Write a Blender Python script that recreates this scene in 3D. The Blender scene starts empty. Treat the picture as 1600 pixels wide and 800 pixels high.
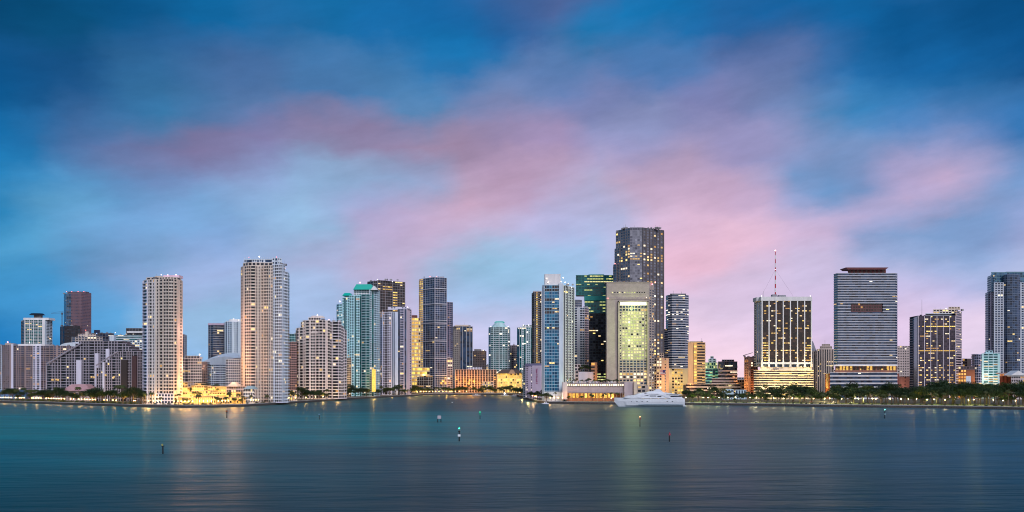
import bpy, math, random
from math import sin, cos, pi, atan, atan2, sqrt, radians, exp
random.seed(7)
C = bpy.context.scene.collection
SC = bpy.context.scene

# ------------------------------------------------------------------ camera
F = 1386.0            # focal length in photo pixels (photo is 1600 wide)
HOR = 588.0           # pixel row of the horizon
H = 36.0              # height of the camera above the water
cam_d = bpy.data.cameras.new('camera')
cam = bpy.data.objects.new('camera', cam_d); C.objects.link(cam)
cam.location = (0, 0, H); cam.rotation_euler = (radians(90), 0, 0)
cam_d.sensor_width = 36; cam_d.lens = 36 * F / 1600; cam_d.shift_y = (HOR - 400) / 1600
cam_d.clip_start = 1; cam_d.clip_end = 60000
SC.camera = cam
def X(px, D): return (px - 800) * D / F
def Z(py, D): return H - (py - HOR) * D / F
def DW(py): return H * F / (py - HOR)          # distance of a point on the water

# ------------------------------------------------------------------ render settings
SC.view_settings.view_transform = 'Standard'
SC.view_settings.look = 'None'; SC.view_settings.gamma = 1
SC.view_settings.exposure = 0.0
SC.cycles.use_denoising = True
SC.cycles.filter_width = 1.05
SC.cycles.sample_clamp_indirect = 3.0
SC.cycles.max_bounces = 5; SC.cycles.diffuse_bounces = 2; SC.cycles.glossy_bounces = 3
SC.cycles.use_adaptive_sampling = False
SC.cycles.caustics_reflective = False; SC.cycles.caustics_refractive = False

def lin(c):
    c = c / 255.0
    return c / 12.92 if c <= 0.04045 else ((c + 0.055) / 1.055) ** 2.4
def rgb(r, g, b): return (lin(r), lin(g), lin(b))

class NT:
    """small helper to write shader maths"""
    def __init__(s, tree): s.t = tree
    def n(s, kind, **kw):
        x = s.t.nodes.new(kind)
        for k, v in kw.items(): setattr(x, k, v)
        return x
    def put(s, sock, v):
        if isinstance(v, bpy.types.NodeSocket): s.t.links.new(v, sock)
        else:
            if hasattr(sock.default_value, '__len__') and not hasattr(v, '__len__'): v = (v,) * len(sock.default_value)
            if hasattr(v, '__len__') and len(sock.default_value) == 4 and len(v) == 3: v = (*v, 1)
            sock.default_value = v
    def m(s, op, a, b=0.0, c=0.0, clamp=False):
        x = s.n('ShaderNodeMath', operation=op, use_clamp=clamp)
        for k, v in enumerate((a, b, c)):
            s.put(x.inputs[k], v)
        return x.outputs[0]
    def mix(s, f, a, b, blend='MIX'):
        x = s.n('ShaderNodeMix', data_type='RGBA', blend_type=blend)
        s.put(x.inputs[0], f); s.put(x.inputs[6], a); s.put(x.inputs[7], b)
        return x.outputs[2]
    def noise(s, vec, scale, detail=3, rough=.5, out=0):
        x = s.n('ShaderNodeTexNoise')
        if vec is not None: s.put(x.inputs['Vector'], vec)
        x.inputs['Scale'].default_value = scale; x.inputs['Detail'].default_value = detail
        x.inputs['Roughness'].default_value = rough
        return x.outputs[out]
    def mapr(s, v, a, b, c, d, kind='LINEAR'):
        x = s.n('ShaderNodeMapRange', interpolation_type=kind)
        s.put(x.inputs[0], v)
        for k, q in enumerate((a, b, c, d)): s.put(x.inputs[k + 1], q)
        return x.outputs[0]
    def vec(s, x, y, z):
        q = s.n('ShaderNodeCombineXYZ')
        for k, v in enumerate((x, y, z)): s.put(q.inputs[k], v)
        return q.outputs[0]

# ------------------------------------------------------------------ sky: dawn clouds as a function of direction
SKY = """0 0 0 75 125;100 40 0 82 132;200 20 0 90 150;330 15 0 105 170;450 30 30 110 175;500 20 5 110 175;600 45 10 110 180;700 30 10 105 175
700 80 0 120 190;790 30 20 100 170;30 130 0 85 145;100 110 20 85 145;150 170 45 95 155;250 80 40 100 160;250 140 55 115 170;370 110 70 110 170
380 150 90 125 180;500 110 75 125 185;600 110 75 130 190;650 160 90 140 195;690 110 30 120 190;20 190 0 105 170;60 210 25 120 185;205 180 55 130 185
140 200 85 115 170;200 235 115 120 170;300 250 130 115 160;330 240 130 120 165;430 210 135 125 175;500 215 145 130 170;560 210 145 130 175
600 225 165 140 180;720 230 170 140 175;780 200 155 140 185;780 160 120 140 195;20 260 20 130 195;10 330 20 130 190;80 310 95 165 212;60 375 90 168 215;130 330 105 170 218;30 420 60 150 205
150 290 85 150 205;230 290 110 140 195;180 350 120 165 220;300 285 130 150 205;400 275 145 150 205;470 305 158 194 232;430 300 148 186 230;500 260 138 175 220;540 262 150 182 222;390 300 135 175 222
580 275 150 178 222;340 360 125 165 220;300 330 120 175 225;330 385 150 175 225;480 350 150 190 230;550 310 160 170 220;600 330 190 170 210
650 280 150 170 215;720 310 205 165 195;700 370 200 175 210;780 350 200 180 215;800 10 60 100 165;870 5 80 100 160;860 20 90 105 165;950 45 0 120 190
1050 20 0 115 185;930 60 20 125 190;1130 10 30 105 175;1200 30 0 100 170;1200 70 90 110 170;1300 30 0 105 175;1400 50 0 90 155;1580 20 0 80 140
1590 90 0 85 150;1480 110 0 100 170;1320 110 20 110 180;1380 180 0 125 195;1500 140 40 110 170;870 110 100 130 190;1000 90 80 125 190
1030 110 75 125 190;1100 150 130 130 185;1200 110 120 130 185;1230 90 90 115 175;950 150 130 135 190;1250 150 120 140 195;1320 170 70 140 200
1450 190 100 135 195;1580 200 40 120 190;1550 160 60 120 185;820 210 170 145 190;1000 190 145 150 200;1000 230 160 155 205;1160 210 160 150 200
1250 220 150 155 205;1340 220 100 150 205;1340 290 60 140 200;1320 300 80 150 205;1270 270 110 155 210;1500 230 150 155 205;1590 270 110 150 205;820 280 195 160 195
1000 285 205 170 200;930 310 180 175 215;1150 310 205 170 205;1040 260 190 160 195;1260 310 160 170 220;1330 250 150 155 205;1400 280 185 165 210
1500 280 210 175 210;1400 320 200 175 215;870 390 160 195 235;950 330 180 185 225;1070 350 225 185 215;1150 370 235 190 215;1250 360 215 185 220
1380 330 215 180 215;1400 360 120 155 205;1450 352 105 150 200;1500 340 115 155 208;1560 345 105 152 202;1420 378 120 160 210;1560 320 120 165 220;1590 350 190 170 215;1450 390 165 185 230;1500 380 112 150 205;1540 370 125 160 210
50 450 60 150 210;20 530 0 120 190;60 500 60 150 210;150 480 90 165 220;180 420 135 165 215;300 430 160 180 225;320 500 150 190 228;240 400 115 160 205;120 400 85 145 195;420 380 150 175 215;480 450 165 190 230
500 400 175 180 220;600 410 195 180 215;640 520 200 190 225;740 410 150 195 230;820 405 150 195 230;740 470 165 195 235;750 520 200 200 235
850 360 185 180 225;1100 400 240 190 215;1150 450 220 195 225;1130 490 225 205 235;1160 560 245 215 235;1240 430 210 195 230;1290 480 215 195 230
1410 420 195 195 235;1450 460 200 190 230;1420 500 230 205 235;1520 440 165 180 225;1520 510 230 210 235;1530 390 150 180 225;1590 410 190 195 230
1100 520 240 210 232;300 580 140 185 230;800 580 200 205 235;1160 590 250 215 225;0 590 0 115 180;1590 590 220 205 230"""
CP = []
for row in SKY.replace('\n', ';').split(';'):
    px, py, r, g, b = map(float, row.split())
    az = atan((px - 800) / F); el = atan((HOR - py) / F * cos(az))
    CP.append((az, el, rgb(r, g, b)))
def sky_at(az, el):
    sx, sy = .034, .0195
    W = 1e-9; acc = [0, 0, 0]
    for a, e, c in CP:
        w = exp(-((az - a) / sx) ** 2 - ((el - e) / sy) ** 2) + 1e-3 * exp(-(((az - a) / (sx * 4)) ** 2 + ((el - e) / (sy * 4)) ** 2)) + 1e-7 / (1 + 50 * ((az - a) ** 2 + (el - e) ** 2))
        W += w
        for k in range(3): acc[k] += w * c[k]
    t = min(1, max(0, (el - .04) / .30)); gn = [.97 + (.80 - .97) * t, .96 + (.89 - .96) * t, .97 + (.84 - .97) * t]
    v = [q / W * k for q, k in zip(acc, gn)]; g_ = .3 * v[0] + .5 * v[1] + .2 * v[2]
    return [q * 1.01 + g_ * .04 for q in v]

world = bpy.data.worlds.new('World'); SC.world = world; world.use_nodes = True
wt = world.node_tree; wt.nodes.clear(); N = NT(wt)
tc = N.n('ShaderNodeTexCoord').outputs['Generated']
sep = N.n('ShaderNodeSeparateXYZ'); wt.links.new(tc, sep.inputs[0])
sx_, sy_, sz_ = sep.outputs
az = N.m('ARCTAN2', sx_, sy_)
el = N.m('ARCSINE', sz_)
# domain warp: soft wind-drawn cloud shapes
p0 = N.vec(N.m('MULTIPLY', az, 1.0), N.m('MULTIPLY', el, 1.7), 0.0)
wa = N.noise(p0, 9.0, 9, .60, out=1)
sw = N.n('ShaderNodeSeparateColor'); wt.links.new(wa, sw.inputs[0])
az2 = N.m('ADD', az, N.m('MULTIPLY', N.m('SUBTRACT', sw.outputs[0], .5), .062))
el2 = N.m('ADD', el, N.m('MULTIPLY', N.m('SUBTRACT', sw.outputs[1], .5), .052))
NR, NC = 24, 32
A0, A1, E0, E1 = -.56, .56, -.005, .42
u = N.mapr(az2, A0, A1, 0, 1)
col = None
for r in range(NR):
    e = E0 + (E1 - E0) * r / (NR - 1)
    cr = N.n('ShaderNodeValToRGB'); cr.color_ramp.interpolation = 'LINEAR'
    wt.links.new(u, cr.inputs[0])
    els = cr.color_ramp.elements
    while len(els) < NC: els.new(.5)
    for c in range(NC):
        els[c].position = c / (NC - 1)
    for c in range(NC):
        els[c].color = (*sky_at(A0 + (A1 - A0) * c / (NC - 1), e), 1)
    if col is None: col = cr.outputs[0]
    else:
        f = N.mapr(el2, e - (E1 - E0) / (NR - 1), e, 0, 1)
        col = N.mix(f, col, cr.outputs[0])
# fine streaks
p1 = N.vec(N.m('ADD', N.m('MULTIPLY', az, 1.0), N.m('MULTIPLY', el, .9)), N.m('SUBTRACT', N.m('MULTIPLY', el, 3.6), N.m('MULTIPLY', az, .9)), 3.0)
st = N.noise(p1, 8.0, 8, .62)
pf = N.mapr(st, .3, .7, .90, 1.10)
p2 = N.vec(az, N.m('MULTIPLY', el, 2.0), 7.0)
st2 = N.noise(p2, 4.0, 4, .5)
pf2 = N.mapr(st2, .3, .7, .95, 1.05)
pm = N.m('MULTIPLY', pf, pf2)
vm = N.n('ShaderNodeVectorMath', operation='SCALE'); wt.links.new(col, vm.inputs[0]); wt.links.new(pm, vm.inputs['Scale'])
col = vm.outputs[0]
# towards the zenith and behind the camera (the dawn side)
zen = N.mapr(el, .36, 1.0, 0, 1, 'SMOOTHSTEP')
col = N.mix(zen, col, rgb(40, 95, 150))
sky = N.n('ShaderNodeTexSky', sky_type='NISHITA', sun_disc=False)
SUN_EL, SUN_AZ = radians(33), radians(158)
sky.sun_elevation = SUN_EL; sky.sun_rotation = SUN_AZ
try: sky.air_density = 1.2; sky.dust_density = 2.0
except Exception: pass
sk = N.n('ShaderNodeVectorMath', operation='SCALE'); wt.links.new(sky.outputs[0], sk.inputs[0]); sk.inputs['Scale'].default_value = .085
sk2 = N.mix(.75, sk.outputs[0], (.42, .48, .64))
back = N.mapr(sy_, .30, -.35, 0, 1, 'SMOOTHSTEP')
col = N.mix(back, col, sk2)
bg = N.n('ShaderNodeBackground'); wt.links.new(col, bg.inputs[0]); bg.inputs[1].default_value = 1.0
wo = N.n('ShaderNodeOutputWorld'); wt.links.new(bg.outputs[0], wo.inputs[0])

# soft dawn light from behind the camera
sd = bpy.data.lights.new('sun', 'SUN'); sd.energy = 2.2; sd.angle = radians(24); sd.color = (.96, .92, 1.0)
so = bpy.data.objects.new('sun', sd); C.objects.link(so)
# light travels away from the camera and down; sky rotation 192 deg = behind, slightly to one side
so.rotation_euler = (radians(90) - SUN_EL, 0, radians(180) - SUN_AZ)

# ------------------------------------------------------------------ mesh helper
class MB:
    def __init__(s): s.v = []; s.f = []; s.m = []; s.mats = []
    def mi(s, mat):
        if mat not in s.mats: s.mats.append(mat)
        return s.mats.index(mat)
    def quad(s, pts, mat):
        n = len(s.v); s.v += [tuple(p) for p in pts]; s.f.append(tuple(range(n, n + len(pts)))); s.m.append(s.mi(mat))
    def obox(s, p, t, nn, s0, s1, d0, d1, z0, z1, mat, back=False):
        """box along a facade: s along the wall, d outwards, z up"""
        n = len(s.v)
        for z in (z0, z1):
            for a, b in ((s0, d0), (s1, d0), (s1, d1), (s0, d1)):
                s.v.append((p[0] + t[0] * a + nn[0] * b, p[1] + t[1] * a + nn[1] * b, z))
        k = s.mi(mat)
        fs = [(2, 3, 7, 6), (1, 2, 6, 5), (3, 0, 4, 7), (4, 7, 6, 5), (0, 1, 2, 3)]
        if back: fs.append((0, 4, 5, 1))
        for q in fs: s.f.append(tuple(n + i for i in q)); s.m.append(k)
    def box(s, x0, x1, y0, y1, z0, z1, mat):
        s.obox((0, 0), (1, 0), (0, -1), x0, x1, -y1, -y0, z0, z1, mat, True)
    def prism(s, poly, z0, z1, mat, topmat=None, taper=1.0, bottom=True):
        n = len(s.v); m = len(poly)
        cx = sum(p[0] for p in poly) / m; cy = sum(p[1] for p in poly) / m
        for p in poly: s.v.append((p[0], p[1], z0))
        for p in poly: s.v.append((cx + (p[0] - cx) * taper, cy + (p[1] - cy) * taper, z1))
        k = s.mi(mat); kt = s.mi(topmat or mat)
        for i in range(m):
            j = (i + 1) % m; s.f.append((n + i, n + j, n + m + j, n + m + i)); s.m.append(k)
        s.f.append(tuple(n + m + i for i in range(m))); s.m.append(kt)
        if bottom: s.f.append(tuple(n + m - 1 - i for i in range(m))); s.m.append(k)
    def tube(s, pts, rad, mat, seg=6):
        """pts list of 3d points, rad list or number"""
        rings = []
        for i, p in enumerate(pts):
            r = rad[i] if hasattr(rad, '__len__') else rad
            a = pts[max(0, i - 1)]; b = pts[min(len(pts) - 1, i + 1)]
            d = [b[k] - a[k] for k in range(3)]; L = sqrt(sum(q * q for q in d)) or 1; d = [q / L for q in d]
            up = (0, 0, 1) if abs(d[2]) < .9 else (1, 0, 0)
            e = (d[1] * up[2] - d[2] * up[1], d[2] * up[0] - d[0] * up[2], d[0] * up[1] - d[1] * up[0])
            l = sqrt(sum(q * q for q in e)); e = [q / l for q in e]
            g = (d[1] * e[2] - d[2] * e[1], d[2] * e[0] - d[0] * e[2], d[0] * e[1] - d[1] * e[0])
            n = len(s.v); rings.append(n)
            for k in range(seg):
                th = 2 * pi * k / seg
                s.v.append(tuple(p[q] + r * (cos(th) * e[q] + sin(th) * g[q]) for q in range(3)))
        k_ = s.mi(mat)
        for a, b in zip(rings, rings[1:]):
            for k in range(seg):
                j = (k + 1) % seg; s.f.append((a + k, a + j, b + j, b + k)); s.m.append(k_)
        s.f.append(tuple(rings[0] + seg - 1 - k for k in range(seg))); s.m.append(k_)
        s.f.append(tuple(rings[-1] + k for k in range(seg))); s.m.append(k_)
    def ball(s, c, r, mat, nu=10, nv=6, sz=1.0):
        n = len(s.v); k_ = s.mi(mat)
        for j in range(nv + 1):
            ph = pi * j / nv
            for i in range(nu):
                th = 2 * pi * i / nu
                s.v.append((c[0] + r * sin(ph) * cos(th), c[1] + r * sin(ph) * sin(th), c[2] + r * sz * cos(ph)))
        for j in range(nv):
            for i in range(nu):
                q = (i + 1) % nu
                s.f.append((n + j * nu + i, n + (j + 1) * nu + i, n + (j + 1) * nu + q, n + j * nu + q)); s.m.append(k_)
    def mesh(s, name, org=(0, 0, 0)):
        me = bpy.data.meshes.new(name)
        me.from_pydata([(a - org[0], b - org[1], c - org[2]) for a, b, c in s.v], [], s.f)
        for m in s.mats: me.materials.append(M(m))
        me.polygons.foreach_set('material_index', s.m)
        me.update(); return me
    def build(s, name, parent=None, org=(0, 0, 0), smooth=False):
        if not s.f: return None
        me = s.mesh(name, org)
        if smooth: me.polygons.foreach_set('use_smooth', [True] * len(me.polygons))
        o = bpy.data.objects.new(name, me); C.objects.link(o)
        if parent: o.parent = parent
        return o

def tag(o, label=None, cat=None, group=None, kind=None):
    if label: o['label'] = label
    if cat: o['category'] = cat
    if group: o['group'] = group
    if kind: o['kind'] = kind
    return o
def empty(name, loc, label, cat, group=None, rz=0):
    o = bpy.data.objects.new(name, None); C.objects.link(o); o.location = loc; o.rotation_euler = (0, 0, rz)
    return tag(o, label, cat, group)
def copy_thing(root, loc, rz=0, s=1.0, label=None, group=None):
    r = root.copy(); C.objects.link(r); r.location = loc; r.rotation_euler = (0, 0, rz); r.scale = (s, s, s) if not hasattr(s, '__len__') else s
    if label: r['label'] = label
    if group: r['group'] = group
    for ch in list(root.children):
        c = ch.copy(); C.objects.link(c); c.parent = r
        for g in ch.children:
            d = g.copy(); C.objects.link(d); d.parent = c
    return r

# ------------------------------------------------------------------ materials
_M = {}
def M(key):
    if key in _M: return _M[key]
    kind = key[0]
    m = bpy.data.materials.new('_'.join(str(k) for k in key[:1]) + '_surface'); m.use_nodes = True
    t = m.node_tree; t.nodes.clear(); n = NT(t)
    out = n.n('ShaderNodeOutputMaterial'); b = n.n('ShaderNodeBsdfPrincipled'); t.links.new(b.outputs[0], out.inputs[0])
    geo = n.n('ShaderNodeNewGeometry').outputs['Position']
    def base(v): n.put(b.inputs['Base Color'], v)
    if kind == 'wall':          # ('wall', (r,g,b))
        c = key[1]
        mp = n.n('ShaderNodeMapping'); t.links.new(geo, mp.inputs[0]); mp.inputs['Scale'].default_value = (1, 1, .18)
        f = n.noise(mp.outputs[0], .16, 4, .6)
        f2 = n.noise(geo, 1.1, 2, .5)
        a = n.mix(n.mapr(f, .35, .7, 0, 1), tuple(q * .80 for q in c), tuple(min(1, q * 1.08) for q in c))
        a = n.mix(n.mapr(f2, .3, .7, 0, .35), a, tuple(q * .86 for q in c))
        base(a); b.inputs['Roughness'].default_value = .75
    elif kind == 'stone':       # mottled travertine
        c = key[1]
        f = n.noise(geo, .12, 5, .7); f2 = n.noise(geo, .7, 3, .7)
        a = n.mix(n.mapr(f, .3, .7, 0, 1), tuple(q * .72 for q in c), tuple(q * 1.15 for q in c))
        a = n.mix(n.mapr(f2, .35, .65, 0, .6), a, tuple(q * .7 for q in c))
        base(a); b.inputs['Roughness'].default_value = .7
    elif kind == 'glass':       # ('glass', colour, metallic, roughness)
        c = key[1]
        f = n.noise(geo, .09, 3, .5)
        base(n.mix(n.mapr(f, .3, .7, 0, 1), tuple(q * .6 for q in c), tuple(q * 1.35 for q in c)))
        b.inputs['Metallic'].default_value = key[2]; b.inputs['Roughness'].default_value = key[3]
        b.inputs['Specular IOR Level'].default_value = .6
        bp = n.n('ShaderNodeBump'); bp.inputs['Strength'].default_value = .12; bp.inputs['Distance'].default_value = .3
        t.links.new(n.noise(geo, .35, 2, .5), bp.inputs['Height']); t.links.new(bp.outputs[0], b.inputs['Normal'])
    elif kind == 'lit':         # ('lit', colour, strength): a room with its lights on behind glass
        f = n.noise(geo, .8, 2, .6)
        b.inputs['Roughness'].default_value = .2
        base((.1, .08, .05)); n.put(b.inputs['Emission Color'], key[1])
        t.links.new(n.mapr(f, .3, .7, key[2] * .5, key[2] * 1.3), b.inputs['Emission Strength'])
        m.cycles.emission_sampling = 'NONE'
    elif kind == 'lamp':
        base(key[1]); n.put(b.inputs['Emission Color'], key[1]); b.inputs['Emission Strength'].default_value = key[2]
        m.cycles.emission_sampling = 'NONE'
    elif kind == 'paint':
        f = n.noise(geo, .5, 3, .6)
        c = key[1]; base(n.mix(n.mapr(f, .3, .7, 0, 1), tuple(q * .88 for q in c), c)); b.inputs['Roughness'].default_value = key[2]
    elif kind == 'leaf':
        c = key[1]
        oi = n.n('ShaderNodeObjectInfo').outputs['Random']
        f = n.noise(geo, .8, 2, .6)
        a = n.mix(n.mapr(f, .3, .7, 0, 1), tuple(q * .45 for q in c), tuple(q * 1.5 for q in c))
        a = n.mix(n.m('MULTIPLY', oi, .6), a, (c[0] * 1.5, c[1] * 1.05, c[2] * .6))
        base(a); b.inputs['Roughness'].default_value = .6
        b.inputs['Specular IOR Level'].default_value = .25
    elif kind == 'bark':
        f = n.noise(geo, 3, 3, .6)
        base(n.mix(f, (.05, .035, .025), (.16, .12, .09))); b.inputs['Roughness'].default_value = .9
    elif kind == 'ground':
        f = n.noise(geo, .03, 4, .6)
        base(n.mix(n.mapr(f, .42, .58, 0, 1), (.09, .085, .08), (.035, .05, .02))); b.inputs['Roughness'].default_value = .9
    elif kind == 'grass':
        f = n.noise(geo, .12, 4, .7)
        base(n.mix(n.mapr(f, .3, .7, 0, 1), (.05, .09, .015), (.12, .16, .03))); b.inputs['Roughness'].default_value = .9
    elif kind == 'rock':
        f = n.noise(geo, 1.2, 4, .7)
        base(n.mix(n.mapr(f, .3, .7, 0, 1), (.02, .018, .016), (.10, .09, .085))); b.inputs['Roughness'].default_value = .9
        bp = n.n('ShaderNodeBump'); bp.inputs['Distance'].default_value = .6; t.links.new(f, bp.inputs['Height']); t.links.new(bp.outputs[0], b.inputs['Normal'])
    elif kind == 'water':
        sp = n.n('ShaderNodeSeparateXYZ'); t.links.new(geo, sp.inputs[0])
        x, y = sp.outputs[0], sp.outputs[1]
        # turquoise shallows to the left, with a drawn-out edge; slate blue channel; blue to the right
        v1 = n.vec(n.m('MULTIPLY', x, .004), n.m('MULTIPLY', y, .010), 0.0)
        big = n.noise(v1, 1.0, 4, .6)
        ratio = n.m('DIVIDE', x, n.m('ADD', y, 60.0))
        left = n.mapr(n.m('ADD', ratio, n.m('MULTIPLY', n.m('SUBTRACT', big, .5), .5)), -.36, -.12, 1, 0, 'SMOOTHSTEP')
        right = n.mapr(n.m('ADD', ratio, n.m('MULTIPLY', n.m('SUBTRACT', big, .5), .3)), .22, .5, 0, 1, 'SMOOTHSTEP')
        ys = n.m('ADD', y, n.m('MULTIPLY', n.m('SUBTRACT', big, .5), 160.0))
        sh = n.m('MULTIPLY', n.mapr(ys, 440, 500, 0, 1, 'SMOOTHSTEP'), n.mapr(ys, 760, 1000, 1, 0, 'SMOOTHSTEP'))
        sh = n.m('MULTIPLY', sh, n.mapr(x, -60, 60, 1, 0, 'SMOOTHSTEP'))
        near = n.mapr(y, 220, 430, 0, 1, 'SMOOTHSTEP')
        c = n.mix(near, WC['near'], WC['mid'])
        c = n.mix(left, c, n.mix(near, WC['left_near'], WC['left']))
        c = n.mix(n.m('MULTIPLY', sh, .8), c, WC['shoal'])
        c = n.mix(right, c, n.mix(near, WC['right_near'], WC['right']))
        v2 = n.vec(n.m('MULTIPLY', x, .005), n.m('MULTIPLY', n.m('ADD', y, n.m('MULTIPLY', x, .2)), .028), 5.0)
        f = n.noise(v2, 1.0, 5, .6)
        c = n.mix(n.mapr(f, .35, .65, 0, .6), c, tuple(q * .55 for q in WC['mid']))
        base(c)
        b.inputs['Roughness'].default_value = .38; b.inputs['IOR'].default_value = 1.33
        b.inputs['Specular IOR Level'].default_value = WC['spec']
        v3 = n.vec(n.m('MULTIPLY', x, .02), n.m('MULTIPLY', y, .10), 1.0)
        v4 = n.vec(n.m('MULTIPLY', x, .12), n.m('MULTIPLY', y, .5), 2.0)
        h = n.m('ADD', n.m('MULTIPLY', n.noise(v3, 1.0, 4, .6), 1.6), n.m('MULTIPLY', n.noise(v4, 1.0, 3, .6), .16))
        patch = n.mapr(n.noise(n.vec(n.m('MULTIPLY', x, .003), n.m('MULTIPLY', n.m('ADD', y, n.m('MULTIPLY', x, -.25)), .012), 9.0), 1.0, 4, .6), .35, .65, .25, 1.5)
        h = n.m('MULTIPLY', h, patch)
        bp = n.n('ShaderNodeBump'); bp.inputs['Strength'].default_value = WC['bump']; bp.inputs['Distance'].default_value = 1.0
        t.links.new(h, bp.inputs['Height']); t.links.new(bp.outputs[0], b.inputs['Normal'])
    _M[key] = m
    return m
WC = dict(near=(.006, .042, .055), mid=(.022, .084, .104), left=(.0, .140, .175), left_near=(.0, .055, .070), shoal=(.0, .21, .23),
          right=(.003, .095, .165), right_near=(.0, .052, .080), spec=.055, bump=.6)
def wall(r, g, b): return ('wall', (r, g, b))
WHITE = wall(.74, .74, .76); CREAM = wall(.66, .56, .49); CREAMD = wall(.55, .47, .40); BEIGE = wall(.48, .41, .37)
PINKB = wall(.32, .235, .23); TAN = wall(.46, .36, .26); CONC = wall(.34, .33, .34); DCONC = wall(.17, .16, .17)
LILAC = wall(.66, .64, .76); PALEB = wall(.58, .66, .74); BRONZE = wall(.035, .025, .025); PALET = wall(.42, .62, .64)
TEALW = wall(.18, .46, .48); BRICK = wall(.25, .09, .05); MAROON = wall(.13, .045, .04); GREY = wall(.24, .24, .27)
STONE = ('stone', (.40, .335, .30)); GREENR = ('paint', (.0, .42, .33), .4)
G_NAVY = ('glass', (.012, .028, .07), .0, .12); G_BLUE = ('glass', (.006, .05, .12), .06, .18); G_TEAL = ('glass', (.004, .07, .08), .1, .2)
G_BRZ = ('glass', (.022, .014, .014), .0, .12); G_GREY = ('glass', (.09, .11, .17), .3, .2); G_DARK = ('glass', (.006, .008, .014), .0, .15)
G_SKY = ('glass', (.02, .07, .15), .2, .2)
G_VIO = ('glass', (.030, .022, .045), .0, .12)
UNL = {G_VIO: [('glass', (.035, .025, .05), .0, .12), ('glass', (.06, .04, .06), .0, .2), ('glass', (.015, .012, .025), .0, .1)],
       G_NAVY: [('glass', (.02, .045, .10), .0, .12), ('glass', (.035, .06, .11), .1, .2), ('glass', (.008, .015, .035), .0, .1)],
       G_BLUE: [('glass', (.008, .09, .19), .08, .15), ('glass', (.004, .045, .11), .06, .15), ('glass', (.012, .15, .27), .1, .2)],
       G_TEAL: [('glass', (.004, .08, .09), .1, .15), ('glass', (.0, .04, .05), .05, .15), ('glass', (.01, .14, .15), .15, .2)],
       G_BRZ: [('glass', (.03, .018, .018), .0, .12), ('glass', (.05, .03, .025), .0, .2), ('glass', (.012, .01, .012), .0, .1)],
       G_GREY: [('glass', (.17, .17, .21), .35, .15), ('glass', (.09, .09, .12), .3, .15), ('glass', (.25, .25, .30), .35, .2)],
       G_DARK: [('glass', (.012, .016, .026), .0, .12), ('glass', (.03, .035, .05), .0, .2), ('glass', (.005, .006, .01), .0, .1)],
       G_SKY: [('glass', (.03, .10, .20), .2, .15), ('glass', (.015, .05, .10), .15, .15), ('glass', (.06, .15, .27), .2, .2)]}
LIT = [('lit', (1, .62, .20), .8), ('lit', (1, .72, .35), 1.3), ('lit', (1, .50, .12), .6), ('lit', (1, .85, .60), 1.5), ('lit', (1, .70, .22), 1.8)]
LITG = [('lit', (.85, .95, .30), .75), ('lit', (1, .95, .40), 1.0), ('lit', (.70, .85, .35), .5)]
LITY = [('lit', (1, .58, .10), .9), ('lit', (1, .68, .14), 1.4), ('lit', (1, .52, .10), .6)]
LITO = [('lit', (1, .36, .05), .9), ('lit', (1, .5, .1), 1.2)]
LITW = [('lit', (1, .86, .62), 1.6), ('lit', (1, .9, .7), 2.2)]
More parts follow.
